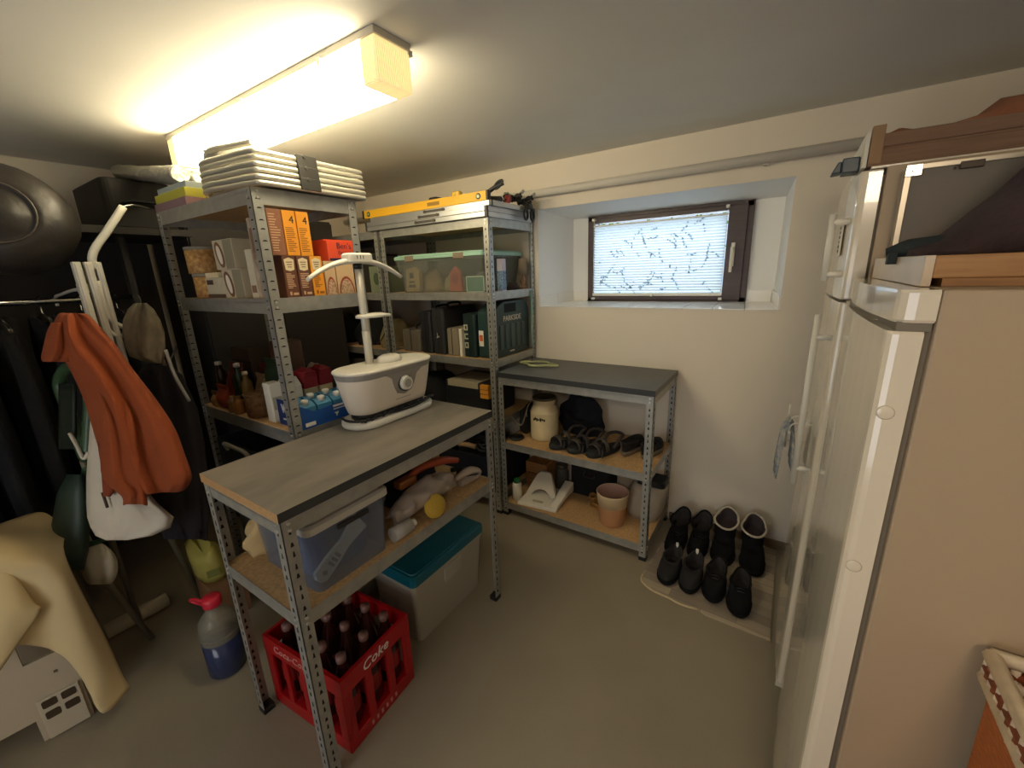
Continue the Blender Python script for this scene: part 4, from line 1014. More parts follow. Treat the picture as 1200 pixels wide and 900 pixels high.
# ---- under the workbench: crate of bottles and big lidded box
cr = thing('bottle_crate', 'red plastic crate of bottles standing on the floor under the workbench', 'crate', (-.575, -1.69, 0))
CW, CD, CH = .385, .290, .285
ang = .085
MC = Matrix.Translation(Vector((-.580, -1.676, 0))) @ Matrix.Rotation(ang, 4, 'Z')
M_RED = mat('crate_red', (164, 14, 20), .35, 0, var=.05, scale=6)
hx, hy = CW/2, CD/2
def crate_part(name, fn, m_=M_RED, par=None, bev=.003):
    mb = MB(); mb.M = MC; fn(mb); return mb.build(name, m_, par or cr, bev)
t = .012
def base(mb): mb.box(-hx, hx, -hy, hy, .0006, .05); 
crate_part('base', base)
def rim(mb):
    for (a, b, c, d) in ((-hx, hx, -hy, -hy+t), (-hx, hx, hy-t, hy), (-hx, -hx+t, -hy+t, hy-t), (hx-t, hx, -hy+t, hy-t)): mb.box(a, b, c, d, CH-.062, CH)
rm = crate_part('rim', rim)
for sx in (-1, 1):
    for sy in (-1, 1):
        def post(mb): 
            a, b = sorted((sx*hx, sx*(hx-.036))); c, d = sorted((sy*hy, sy*(hy-t))); mb.box(a, b, c, d, .05, CH-.062)
            a, b = sorted((sx*hx, sx*(hx-t))); c, d = sorted((sy*(hy-t), sy*(hy-.036))); mb.box(a, b, c, d, .05, CH-.062)
        crate_part('corner_post', post)
for s in (-1, 1):
    for k in (-1, 1):
        def rib(mb): a, b = sorted((s*hx, s*(hx-t))); mb.box(a, b, k*.045-.014, k*.045+.014, .05, CH-.062)
        crate_part('rib', rib)
    for k in (-1, 0, 1):
        def rib(mb): c, d = sorted((s*hy, s*(hy-t))); mb.box(k*.09-.012, k*.09+.012, c, d, .05, CH-.062)
        crate_part('rib', rib)
mb = MB(); text_mesh(mb, 'Coke', .050, MC @ frame_on((hx+.0008, -.01, CH-.030), (0, 1, 0), (0, 0, 1)), .0012, shear=.25); mb.build('lettering', M_WINK, rm)
mb = MB(); text_mesh(mb, 'Coca-Cola', .040, MC @ frame_on((-.05, -hy-.0008, CH-.030), (1, 0, 0), (0, 0, 1)), .0012, shear=.25); mb.build('lettering', mat('worn_white_ink', (206, 150, 140), .7), rm)
mb = MB(); mb.M = MC
for k in range(6): mb.box(hx, hx+.0008, -.058+k*.021, -.050+k*.021, .018, .034)
mb.build('small_print', mat('worn_white_ink', (0, 0, 0)), rm)
# twelve bottles
bo0 = thing('bottle', 'dark red-capped glass bottle standing in the red crate', 'bottle', (0, 0, 0), 'bottles in the red crate')
mb = MB(); mb.lathe([(0, 0), (.036, 0), (.038, .004), (.038, .12), (.034, .155), (.022, .195), (.014, .228), (.0135, .250), (0, .250)], seg=18, caps=False)
mb.build('glass', mat('cola_glass', (60, 26, 20), .08, 0, spec=.6), bo0)
mb = MB(); mb.lathe([(.0378, .05), (.0386, .052), (.0386, .112), (.0378, .114)], seg=18, caps=False); mb.build('paper_band', mat('cola_label', (140, 26, 24), .5), bo0)
mb = MB(); mb.lathe([(0, .236), (.0155, .236), (.016, .240), (.0155, .258), (0, .259)], seg=16, caps=False); mb.build('cap', mat('cap_dull', (120, 86, 78), .45), bo0)
first = True
for i in range(4):
    for j in range(3):
        p = MC @ Vector((-.135+.09*i, -.09+.09*j, .0506))
        if first: bo0.location = p; first = False
        else: dup(bo0, p)
M_CLEARW = clear_plastic('milky_box', (196, 192, 178), .38, .3)
tb = lidded_box('storage_box', 'big milky plastic box with teal lid on the floor under the workbench', -.732, -.468, -1.42, -.985, .0006, .325, M_CLEARW, mat('teal_lid', (10, 90, 106), .4), .022, .04)
mb = MB(); mb.rbox(-.473, -.462, -1.255, -1.15, .20, .262, .004); mb.build('grip', M_CLEARW, tb)
mb = MB(); mb.blob((-.60, -1.2, .006), (.088, .165, .13), .1, 4, 5, 22, 12, .8)
simple('cloth_bundle', 'pale cloth bundle inside the teal-lidded box', 'cloth', mb, mat('pale_cloth', (150, 142, 122), .9, 0, var=.15, scale=9), (-.60, -1.2, .006))
# ================================================================== LEFT FOOD RACK
def carton(name, label, x0, x1, y0, y1, z0, z1, m_, group=None, cat='box', bevel=.0015):
    t = thing(name, label, cat, ((x0+x1)/2, (y0+y1)/2, z0), group)
    MB().box(x0, x1, y0, y1, z0, z1).build('carton', m_, t, bevel)
    return t
M_SPB = mat('spice_brown', (104, 62, 44), .5); M_SPB2 = mat('spice_brown_light', (140, 92, 66), .5)
M_SPO = mat('spice_orange', (236, 158, 44), .5)
M_BAN = mat('banner_cream', (232, 216, 178), .5); M_LINE = mat('print_light', (206, 168, 132), .6); M_LINED = mat('print_dark', (150, 92, 30), .6)
Z = LRA+.0004
def face_print(mb, xf, y0, y1, z0, z1, n, k=0):
    random.seed(k)
    for i in range(n):
        z = z1-(z1-z0)*(i+.5)/n; l = random.uniform(.45, .95); mb.box(xf, xf+.0006, y0, y0+(y1-y0)*l, z-.0016, z+.0012)
xs = LRX1-.004          # front face of the row of packets
zt = Z+.155
def packet(y0, y1, z0, z1, m_, label, ink, banner=None, four=False, k=0, depth=.055):
    t = carton('spice_box', label, xs-depth, xs, y0, y1, z0, z1, m_, 'spice packets at the front corner of the food rack')
    w_, h_ = y1-y0, z1-z0
    if banner:
        mb = MB(); c = (y0+y1)/2
        mb.prism([(c-.017, z1-.012), (c-.015, z1-.046), (c, z1-.050), (c+.015, z1-.046), (c+.017, z1-.012), (c, z1-.006)], 'x', xs, xs+.0006); pb_ = mb.build('banner', M_BAN, t)
        mb = MB()
        for i in range(3): mb.box(xs+.0006, xs+.0011, c-.011+.002*i, c+.011-.002*i, z1-.022-.008*i, z1-.0195-.008*i)
        mb.build('banner_print', M_SPB, pb_)
        mb = MB(); face_print(mb, xs, y0+.007, y1-.006, z0+.030, z1-.056, 9, k); mb.box(xs, xs+.0006, y0+.010, y0+.017, z0+.008, z0+.020); mb.box(xs, xs+.0006, y0+.022, y1-.006, z0+.008, z0+.016); mb.build('print', ink, t)
    else:
        mb = MB(); face_print(mb, xs, y0+.005, y1-.006, z0+.012, z1-(.052 if four else .012), 13 if four else 15, k); mb.build('print', ink, t)
        if four:
            mb = MB(); text_mesh(mb, '4', .034, frame_on((xs+.0006, y1-.015, z1-.030), (0, 1, 0), (0, 0, 1)), .001); mb.build('numeral', M_INK, t)
    return t
y = LRY0+.060
packet(y+.004, y+.050, Z, Z+.138, M_SPB, 'brown spice packet with cream banner, lower row, beside the front post', M_LINE, True, k=1)
packet(y+.0535, y+.099, Z, Z+.138, M_SPB, 'brown spice packet with cream banner, lower row, second from the post', M_LINE, True, k=2)
packet(y+.1025, y+.148, Z, Z+.138, M_SPO, 'orange-yellow spice packet with cream banner, right end of the lower row', M_LINED, True, k=3)
packet(y-.022, y+.026, Z+.1384, Z+.283, M_SPB2, 'light brown spice packet in the upper row, beside the front post', M_LINE, k=4)
packet(y+.029, y+.0735, Z+.1384, Z+.283, M_SPO, 'orange-yellow packet marked 4, next to the light brown packet', M_LINED, four=True, k=5)
packet(y+.0765, y+.121, Z+.1384, Z+.283, M_SPO, 'orange-yellow packet marked 4, right end of the upper row', M_LINED, four=True, k=6)
# rice cartons under the red pack
for i, (ya, yb, lab) in enumerate(((-1.362, -1.318, 'pale rice carton with printed bowl, left of two under the red pack'), (-1.314, -1.238, 'pale rice carton with a red arch and rice print under the red pack'))):
    t = carton('rice_carton', lab, xs-.16, xs-.004, ya, yb, Z, Z+.122, mat('rice_carton', (206, 176, 136), .6), 'rice cartons')
    mb = MB(); c = (ya+yb)/2; hw = (yb-ya)*.44
    mb.prism([(c+hw*math.cos(PI*k/12), Z+.004+.062*math.sin(PI*k/12)) for k in range(13)], 'x', xs-.004, xs-.0034); ar = mb.build('arch', mat('arch_red', (150, 64, 44), .6), t)
    mb = MB(); mb.prism([(c+hw*.86*math.cos(PI*k/12), Z+.003+.054*math.sin(PI*k/12)) for k in range(13)], 'x', xs-.0034, xs-.0028); mb.build('rice_print', mat('rice_print', (212, 180, 150), .7, 0, rgb2=(150, 120, 84), scale=160), ar)
rb = carton('rice_pack', 'orange-red pack of rice with dark blue lettering lying on the rice cartons', xs-.15, xs-.003, -1.338, -1.215, Z+.1226, Z+.195, mat('rice_red', (226, 80, 42), .5), cat='box')
mb = MB(); text_mesh(mb, "Ben's", .030, frame_on((xs-.0022, -1.269, Z+.175), (0, 1, 0), (0, 0, 1)), .001); text_mesh(mb, "Original", .017, frame_on((xs-.0022, -1.269, Z+.150), (0, 1, 0), (0, 0, 1)), .001)
mb.build('lettering', mat('navy_ink', (38, 36, 74), .6), rb)
mb = MB(); mb.box(xs-.0034, xs-.0022, -1.334, -1.218, Z+.1228, Z+.132); mb.build('blue_band', mat('navy_ink', (0, 0, 0)), rb)
mb = MB(); mb.box(xs-.13, xs-.02, -1.337, -1.216, Z+.1952, Z+.199); mb.build('top_flap', mat('rice_red', (0, 0, 0)), rb)
# left face: oat boxes, tins, pasta
M_OAT = mat('oat_print', (206, 166, 104), .6, 0, rgb2=(160, 112, 62), scale=70)
M_GREYB = mat('greyish_box', (150, 146, 132), .6)
for k, (z0, z1, xa, lab) in enumerate(((Z, Z+.098, -1.505, 'cardboard canister with oat print, lower one of the stacked pair'), (Z+.0985, Z+.205, -1.535, 'cardboard canister with oat print, upper one of the stacked pair'))):
    t = thing('oat_canister', lab, 'canister', (xa+.06, -1.49, z0), 'oat canisters')
    c = (xa+.060, -1.492, z0); h_ = z1-z0
    mb = MB(); mb.lathe([(0, 0), (.056, 0), (.058, .003), (.058, h_-.012), (0, h_-.012)], c, 28, caps=False); mb.build('body', M_OAT, t)
    mb = MB(); mb.lathe([(0, h_-.0125), (.0595, h_-.0125), (.0595, h_-.001), (.055, h_), (0, h_)], c, 28, caps=False); mb.build('lid', M_GREYB, t)
    mb = MB(); mb.lathe([(.0584, h_*.3), (.0588, h_*.32), (.0588, h_*.55), (.0584, h_*.57)], c, 28, caps=False)
M_TIN = mat('tin_label', (176, 168, 148), .5, 0, rgb2=(122, 116, 100), scale=40)
for k in range(4):
    t = thing('tin', ['bottom', 'second', 'third', 'topmost'][k]+' pale printed tin of the stack next to the oat canisters', 'tin', (-1.555, -1.47, Z+.0405*k), 'stacked tins')
    mb = MB(); mb.lathe([(0, 0), (.022, 0), (.023, .002), (.023, .038), (.022, .040), (0, .0398)], (-1.555, -1.47, Z+.0405*k), 18, caps=False); mb.build('body', M_TIN, t)
M_CUP = mat('cup_box', (192, 182, 158), .6); M_CUPG = mat('cup_box_side', (140, 132, 112), .6)
for k, (z0, lab) in enumerate(((Z, 'whitish printed coffee box, lower one of its stack'), (Z+.1045, 'whitish printed coffee box, upper one of its stack'))):
    dx = -.03*k
    t = carton('coffee_box', lab, -1.18+dx, -1.03+dx, -1.555, -1.42, z0, z0+.104, M_CUP, 'coffee boxes')
    mb = MB(); mb.M = Matrix.Translation(Vector((-1.135+dx, -1.5552, z0+.052))); 
    mb.prism([(.030*math.cos(2*PI*i/18)-.012*math.sin(2*PI*i/18), .046*math.sin(2*PI*i/18)) for i in range(18)], 'y', -.0006, 0); lv = mb.build('leaf_print', mat('leaf_brown', (120, 82, 58), .6), t)
    mb = MB(); mb.M = Matrix.Translation(Vector((-1.135+dx, -1.5558, z0+.052))); mb.prism([(.016*math.cos(2*PI*i/18)-.008*math.sin(2*PI*i/18), .034*math.sin(2*PI*i/18)) for i in range(18)], 'y', -.0006, 0); mb.build('cup_print', M_PAPERW, lv)
    mb = MB(); mb.box(-1.098+dx, -1.032+dx, -1.5556, -1.555, z0+.002, z0+.102); mb.build('side_print', M_CUPG, t)
t = carton('tea_box', 'low whitish box with dark band between canisters and coffee boxes', -1.355, -1.20, -1.545, -1.43, Z, Z+.078, mat('tea_white', (196, 188, 164), .6))
mb = MB(); mb.box(-1.354, -1.201, -1.5456, -1.545, Z+.002, Z+.016); mb.box(-1.345, -1.29, -1.5456, -1.545, Z+.052, Z+.070); mb.build('band', mat('tea_dark', (92, 72, 60), .6), t)
t = carton('small_box', 'small cream box lying on top of the low whitish box', -1.36, -1.25, -1.54, -1.45, Z+.0784, Z+.098, M_BAN)
t = carton('cereal_box', 'tall grey-white printed box just left of the front post', -.940, -.885, -1.55, -1.40, Z, Z+.262, mat('cereal_white', (190, 178, 156), .6, 0, rgb2=(140, 110, 90), scale=30))
mb = MB(); mb.box(-.930, -.892, -1.5507, -1.55, Z+.15, Z+.23); mb.build('print', mat('cereal_print', (128, 96, 76), .6), t)
t = carton('pasta_box', 'narrow whitish box left of the tall grey-white printed box', -.990, -.945, -1.55, -1.42, Z, Z+.165, mat('pasta_white', (200, 192, 172), .6))
mb = MB(); mb.box(-.983, -.952, -1.5506, -1.55, Z+.02, Z+.045); mb.build('print', mat('cereal_print', (0, 0, 0)), t)
# ---- rack shelf below: jars, packets, bags
Z = LRB+.0004
def jar(name, label, x, y, r, h, mg_, ml_, cat='jar', group=None):
    t = thing(name, label, cat, (x, y, Z), group)
    mb = MB(); mb.lathe([(0, 0), (r*.94, 0), (r, .004), (r, h*.62), (r*.86, h*.74), (r*.42, h*.82), (r*.40, h*.93), (0, h*.93)], (x, y, Z), 16, caps=False); mb.build('body', mg_, t)
    mb = MB(); mb.lathe([(0, h*.92), (r*.48, h*.92), (r*.48, h*.99), (r*.4, h), (0, h)], (x, y, Z), 14, caps=False); mb.build('cap', ml_, t)
    return t
M_RB = mat('red_sauce', (112, 34, 24), .3); M_BRG = mat('brown_glass', (58, 36, 20), .15); M_OIL = mat('oil_yellow', (132, 104, 48), .2)
jd = [('bottle', 'dark brown sauce bottle at the left end of the lower food shelf', -1.53, -1.50, .028, .19, M_BRG, M_WINK),
      ('bottle', 'dark green bottle with white cap next to the brown sauce bottle', -1.34, -1.505, .026, .20, mat('green_glass', (40, 52, 30), .2), M_WINK),
      ('bottle', 'slim oil bottle with yellowish content beside the dark green bottle', -1.28, -1.505, .023, .17, M_OIL, M_BAN),
      ('jar', 'amber honey jar at the shelf edge in front of the wicker tin', -1.275, -1.552, .022, .075, mat('amber', (148, 96, 40), .3), mat('gold_lid', (180, 140, 70), .4, .5)),
      ('jar', 'small jar with golden lid left of the amber honey jar', -1.325, -1.553, .021, .07, mat('jar_brown', (112, 80, 46), .3), mat('gold_lid', (0, 0, 0)))]
for a in jd: jar(*a)
M_BAGR = mat('red_packet', (134, 48, 34), .4, 0, rgb2=(96, 40, 28), scale=22, bump=.5, bscale=25)
def packet_bag(name, label, c, w_, d_, h_, m_, lean=0.0, rot=0.0, cat='packet', crimp=True):
    """filled foil bag: puffed body and a flat sealed top"""
    t = thing(name, label, cat, c)
    mb = MB(); mb.M = Matrix.Translation(Vector(c)+Vector((0, 0, abs(math.sin(lean))*d_*.66))) @ Matrix.Rotation(rot, 4, 'Z') @ Matrix.Rotation(lean, 4, 'X')
    rings = []
    for i in range(9):
        tt = i/8; th = d_/2*(.80+.5*math.sin(PI*tt))*(1 if tt < .6 else max(.06, 1-((tt-.6)/.4)**1.2))
        ww = w_/2*(1-.05*math.sin(PI*tt)); r = []
        for k in range(20):
            a = 2*PI*k/20; r.append((ww*math.copysign(abs(math.cos(a))**.7, math.cos(a)), th*math.copysign(abs(math.sin(a))**.8, math.sin(a))*(1+.18*noise.noise(Vector((k*.9, tt*5, c[0]*10)))), h_*tt))
        rings.append(r)
    mb.loft(rings); mb.build('pouch', m_, t)
    mb = MB(); mb.M = Matrix.Translation(Vector(c)+Vector((0, 0, abs(math.sin(lean))*d_*.66))) @ Matrix.Rotation(rot, 4, 'Z') @ Matrix.Rotation(lean, 4, 'X')
    mb.box(-w_/2*.98, w_/2*.98, -.0025, .0025, h_*.985, h_+.018); mb.build('seal', m_, t)
    return t
packet_bag('food_packet', 'dark red food packet leaning at the left end of the lower food shelf', (-1.430, -1.49, Z), .12, .05, .17, M_BAGR, -.12)
packet_bag('food_packet', 'rust-red puffed packet lying low in front of the dark red one', (-1.42, -1.536, Z), .10, .045, .085, mat('rust_packet', (150, 62, 38), .4, 0, bump=.4, bscale=25), .1)
gb = packet_bag('food_packet', 'dark green packet with a row of white print behind the wicker tin', (-1.14, -1.44, Z+.09), .15, .05, .115, mat('green_packet', (34, 52, 32), .45, 0, bump=.3, bscale=20), .05)
mb = MB(); random.seed(3)
for i in range(9): mb.box(-1.205+i*.014, -1.196+i*.014, -1.482, -1.478, Z+.107, Z+.117)
mb.build('print', mat('dull_white_ink', (170, 168, 150), .6), gb)
t = carton('food_box', 'dark low box under the dark green packet', -1.225, -1.06, -1.475, -1.36, Z, Z+.0896, mat('dark_red_box', (96, 42, 30), .6, 0, var=.2, scale=20))
wk = thing('wicker_tin', 'round brown woven tin at the edge of the lower food shelf', 'tin', (-1.165, -1.525, Z))
mb = MB(); mb.lathe([(0, 0), (.044, 0), (.050, .004), (.052, .07), (.053, .092), (.050, .096), (.047, .09), (0, .088)], (-1.165, -1.525, Z), 26, 1, .88, caps=False); mb.build('body', mat('wicker_brown', (140, 104, 64), .7, 0, rgb2=(106, 76, 46), scale=60, bump=.6, bscale=90), wk)
mb = MB(); mb.tube([(-1.165+.0525*math.cos(2*PI*k/18), -1.525+.046*math.sin(2*PI*k/18), Z+.094) for k in range(18)], .004, 6, closed=True, n=2); mb.build('rim', mat('wicker_brown', (0, 0, 0)), wk)
mb = MB(); mb.blob((-1.160, -1.285, Z), (.058, .055, .125), .16, 6, 6, 22, 12, .7)
bgx = simple('plastic_bag', 'greyish clear bag bulging behind the dark green packet on the lower food shelf', 'plastic bag', mb, mat('bag_greyish', (150, 134, 120), .35, 0, var=.15, scale=10, bump=.4, bscale=30), (-1.16, -1.30, Z))
mb = MB(); mb.rbox(-1.36, -1.24, -1.36, -1.25, Z, Z+.27, .03)
pk = tag(mb.build('pet_food_sack', mat('brownish_sack', (112, 78, 56), .55, 0, rgb2=(84, 58, 44), scale=8, bump=.3), None, 0, (-1.30, -1.30, Z)), 'tall brownish sack at the back of the lower food shelf', 'sack')
mb = MB(); mb.box(-1.27, -1.235, -1.3606, -1.36, Z+.10, Z+.22); mb.build('print', mat('pale_print', (170, 160, 148), .6), pk)
t = carton('storage_carton', 'dull brown cardboard box at the back left of the lower food shelf', -1.575, -1.40, -1.42, -1.22, Z, Z+.24, mat('dull_cardboard', (84, 70, 56), .8, 0, var=.1, scale=6))
mb = MB(); mb.box(-1.576+.001, -1.40+.001, -1.4208, -1.42, Z+.178, Z+.184); mb.build('lid_seam', M_INK, t)
# white cartons and red-topped flour bags at the right, in front
t = carton('milk_carton', 'white carton behind the front post of the food rack, left of the flour bags', -1.06, -1.01, -1.545, -1.50, Z, Z+.155, M_PAPERW); mb = MB(); mb.box(-1.0102, -1.0094, -1.54, -1.505, Z+.05, Z+.10); mb.build('print', mat('dull_white_ink', (0, 0, 0)), t)
for i, (yy, lab) in enumerate(((-1.455, 'white carton of milk, the one nearest the flour bags'),)):
    t = carton('milk_carton', lab, -1.07, -1.00, yy-.035, yy+.030, Z, Z+.125, M_PAPERW)
    mb = MB(); mb.prism([(-1.07, Z+.125), (-1.00, Z+.125), (-1.03, Z+.158), (-1.04, Z+.158)], 'y', yy-.035, yy+.030); mb.build('gable_top', M_PAPERW, t)
M_FLR = mat('flour_red', (132, 24, 30), .6, 0, bump=.3, bscale=40)
for i, (yy, lab) in enumerate(((-1.385, 'paper bag with dark red top and cream base, left of the pair'), (-1.318, 'paper bag with dark red top and cream base, right of the pair'))):
    t = thing('flour_bag', lab, 'flour bag', (-1.035, yy, Z), 'flour bags')
    mb = MB(); mb.rbox(-1.070, -.997, yy-.029, yy+.029, Z, Z+.105, .008); mb.build('lower_bag', mat('flour_cream', (196, 178, 136), .7), t)
    mb = MB(); 
    mb.loft([[(x, y_, z) for x, y_ in ((-.997+o, yy-.029+o), (-.997+o, yy+.029-o), (-1.070-o, yy+.029-o), (-1.070-o, yy-.029+o))] for z, o in ((Z+.1052, 0), (Z+.150, .001), (Z+.172, .006))], smooth=False)
    mb.hexa([(-1.063, yy-.022, Z+.172), (-1.004, yy-.022, Z+.172), (-1.004, yy+.022, Z+.172), (-1.063, yy+.022, Z+.172)], [(-1.055, yy-.006, Z+.185), (-1.012, yy-.006, Z+.185), (-1.012, yy+.006, Z+.185), (-1.055, yy+.006, Z+.185)]); mb.build('folded_top', M_FLR, t)
packet_bag('food_packet', 'brown-red crumpled packet standing behind the bottles on the food rack', (-1.322, -1.40, Z), .13, .06, .16, mat('brown_red_packet', (104, 50, 38), .45, 0, bump=.4, bscale=22), -.05)
packet_bag('food_packet', 'clear packet of pasta lying at the shelf edge left of the jars', (-1.50, -1.548, Z), .06, .03, .05, mat('pasta_packet', (150, 112, 64), .35, 0, var=.2, scale=60), 0)
packet_bag('food_packet', 'dull tan packet beside the brown woven tin', (-1.235, -1.46, Z), .07, .045, .14, mat('tan_packet', (128, 104, 74), .45, 0, var=.2, scale=25), .04)
# blue tray of milk packs
M_BLUE = mat('milk_blue', (34, 84, 158), .45); M_BLUED = mat('milk_blue_dark', (24, 48, 104), .5)
tr_ = thing('milk_tray', 'blue cardboard tray of white-capped milk packs at the shelf corner', 'tray', (-.88, -1.43, Z))
TX0, TX1, TY0_, TY1_ = -.985, -.829, -1.540, -1.262
mb = MB(); mb.box(TX0, TX1, TY0_, TY1_, Z, Z+.003); mb.build('base', M_BLUE, tr_)
mb = MB(); mb.prism([(TY0_, Z+.003), (TY1_, Z+.003), (TY1_, Z+.068), (TY0_+.10, Z+.062), (TY0_+.05, Z+.060), (TY0_, Z+.092)], 'x', TX1-.002, TX1); sd_ = mb.build('side', M_BLUE, tr_)
MB().box(TX0, TX0+.002, TY0_, TY1_, Z+.003, Z+.06).build('side', M_BLUED, tr_)
mb = MB(); mb.box(TX0+.002, TX1-.002, TY0_, TY0_+.002, Z+.003, Z+.10); en = mb.build('end', M_BLUED, tr_)
MB().box(TX0+.002, TX1-.002, TY1_-.002, TY1_, Z+.003, Z+.08).build('end', M_BLUED, tr_)
mb = MB()
mb.box(TX1, TX1+.0006, TY0_+.13, TY0_+.175, Z+.052, Z+.060); mb.box(TX1, TX1+.0006, TY0_+.13, TY0_+.20, Z+.042, Z+.046); mb.prism([(TY0_+.185, Z+.030), (TY0_+.215, Z+.036), (TY0_+.205, Z+.022)], 'x', TX1, TX1+.0006)
mb.prism([(TY0_+.13, Z+.030), (TY0_+.152, Z+.031), (TY0_+.14, Z+.012), (TY0_+.138, Z+.026)], 'x', TX1, TX1+.0006); mb.box(TX1, TX1+.0006, TY0_+.012, TY0_+.052, Z+.008, Z+.022)
mb.build('print', M_WINK, sd_)
mb = MB()
for k in (0, 1):
    xw = TX0+.045+.038*k; mb = MB()
    for (a, b) in ((-.014, -.007), (-.007, 0), (0, .007), (.007, .014)):
        up_ = (a in (-.007, .007)); mb.prism([(xw+a-.003, Z+.05 if up_ else Z+.085), (xw+a+.003, Z+.05 if up_ else Z+.085), (xw+b+.003, Z+.085 if up_ else Z+.05), (xw+b-.003, Z+.085 if up_ else Z+.05)], 'y', TY0_-.0006, TY0_)
    mb.build('print', M_WINK, en)
MB().box(TX0+.03, TX0+.11, TY0_-.0006, TY0_, Z+.022, Z+.028).build('print', M_WINK, en)
mk = thing('milk_pack', 'blue milk pack with white cap standing in the blue tray', 'milk pack', (0, 0, 0), 'milk packs in the blue tray')
mb = MB(); mb.box(-.033, .033, -.030, .030, 0, .072); mb.prism([(-.033, .072), (.033, .072), (.010, .088), (-.010, .088)], 'y', -.030, .030); mb.build('pack', mat('milk_teal', (66, 130, 168), .45), mk)
mb = MB(); mb.lathe([(0, .080), (.0135, .080), (.0135, .096), (.011, .099), (0, .099)], (.012, 0, 0), 16, caps=False); mb.build('cap', M_WINK, mk)
k = 0
for i in range(2):
    for j in range(4):
        p = Vector((-.945+.072*i, -1.502+.067*j, Z+.0032))
        if k == 0: mk.location = p
        else: dup(mk, p)
        k += 1
# ---- lower shelves of the food rack (dim)
Z = LRC+.0004
cr2 = thing('plastic_crate', 'dark crate with white grip on the shelf below the food', 'crate', (-1.36, -1.40, Z))
mb = MB(); x0, x1, y0, y1 = -1.57, -1.20, -1.555, -1.23
for (a, b, c, d) in ((x0, x1, y0, y0+.006), (x0, x1, y1-.006, y1), (x0, x0+.006, y0, y1), (x1-.006, x1, y0, y1)): mb.box(a, b, c, d, Z, Z+.24)
mb.box(x0, x1, y0, y1, Z, Z+.006); mb.build('body', mat('dark_grey_plastic', (44, 46, 46), .5), cr2)
mb = MB(); mb.tube([(x0+.10, y0-.001, Z+.20), (x0+.11, y0-.016, Z+.235), (x0+.20, y0-.020, Z+.24), (x0+.29, y0-.016, Z+.235), (x0+.30, y0-.001, Z+.20)], .009, 8); mb.build('grip', mat('grip_white', (186, 184, 170), .4), cr2)
mb = MB(); mb.blob((-1.02, -1.40, Z), (.13, .13, .15), .12, 8, 6, 20, 12, .7); simple('dark_bag', 'dark bag on the shelf below the food, right half', 'bag', mb, M_BLACK, (-1.02, -1.40, Z))
Z = LRD+.0004
mb = MB(); mb.rbox(-1.55, -1.15, -1.55, -1.22, Z, Z+.26, .03); simple('storage_tub', 'dark tub on the bottom shelf of the food rack', 'tub', mb, mat('tub_dark', (70, 65, 58), .5), (-1.35, -1.4, Z))

# ---- on top of the food rack: folded loungers, books, foil roll
Z = LRZ+.0016
M_TUBE = mat('lounger_tube', (196, 192, 178), .35, .5)
M_LFAB = mat('lounger_fabric', (158, 154, 140), .85, 0, var=.08, scale=12, bump=.3, bscale=60)
x0, x1, y0, y1 = -1.28, -.815, -1.565, -1.165
for k in range(3):
    z = Z+.016+k*.038
    lab = ['bottom', 'middle', 'top'][k]+' folded lounger with grey frame tubes in the pile on the food rack'
    t = thing('folded_lounger', lab, 'folding lounger', ((x0+x1)/2, (y0+y1)/2, z-.02), 'folded loungers on the food rack')
    dx, dy = -.012*k+.02, .006*k
    for dz in (0, .017):
        mb = MB(); r = .055
        c = [(x1+dx-.02, y0+dy), (x1+dx, y0+dy+.02), (x1+dx, y0+dy+.12), (x1+dx-.002, y1+dy-.12), (x1+dx-.004, y1+dy-.02), (x1+dx-.024, y1+dy), (x1+dx-.15, y1+dy), (x0+dx+.10, y1+dy), (x0+dx+.01, (y0+y1)/2+.07+dy), (x0+dx, (y0+y1)/2-.08+dy), (x0+dx+.11, y0+dy), (x1+dx-.16, y0+dy)]
        sag = lambda x: .007*math.sin((x-x0)*9)
        mb.tube([(x, y_, z+dz+sag(x)) for x, y_ in c], .0082, 8, closed=True, n=6); mb.build('frame_tube', M_TUBE, t)
    mb = MB(); mb.sheet([[Vector((x0+dx+.03+(x1-x0-.05)*i/5, y0+dy+.03+(y1-y0-.06)*j/3, z+.004+.007*math.sin((.03+(x1-x0-.05)*i/5)*9)+.002*math.sin(j*2.1))) for i in range(6)] for j in range(4)], 3, .008); mb.build('fabric', M_LFAB, t)
    for xx in (-.845,):
        mb = MB(); mb.box(x1+dx-.002, x1+dx+.014, y0+.135+dy, y0+.205+dy, z-.011, z+.025); mb.cyl((x1+dx+.014, y0+.16+dy, z+.02), (x1+dx+.017, y0+.16+dy, z+.02), .006, 10); mb.build('hinge_plate', mat('hinge_black', (44, 42, 38), .5), t, .004)
t = thing('folded_lounger', 'rolled end of grey padding bulging at the left of the lounger pile', 'folding lounger', (-1.28, -1.40, Z))
mb = MB()
zb = Z+.129
mb.blob((-1.16, -1.40, zb), (.12, .14, .050), .14, 2, 6, 24, 12, .7); mb.build('padding', M_LFAB, t)
mb = MB(); mb.tube([(-1.27, -1.49, zb+.01), (-1.15, -1.53, zb+.03), (-1.0, -1.53, zb+.02), (-.87, -1.52, zb+.012)], .010, 8); mb.build('frame_tube', M_TUBE, t)
M_YG = mat('yellow_green', (178, 176, 64), .6); M_PLUM = mat('dull_plum', (132, 104, 112), .6)
t = carton('board_game', 'dull plum flat box under the yellow-green one on the food rack', -1.60, -1.30, -1.574, -1.36, Z, Z+.030, M_PLUM)
t = carton('board_game', 'yellow-green flat box at the left front of the food rack top', -1.59, -1.30, -1.570, -1.37, Z+.0304, Z+.062, M_YG)
t = carton('board_game', 'pale blue-grey flat box above the yellow-green one', -1.58, -1.31, -1.560, -1.38, Z+.0624, Z+.086, mat('pale_blue', (150, 160, 164), .6))
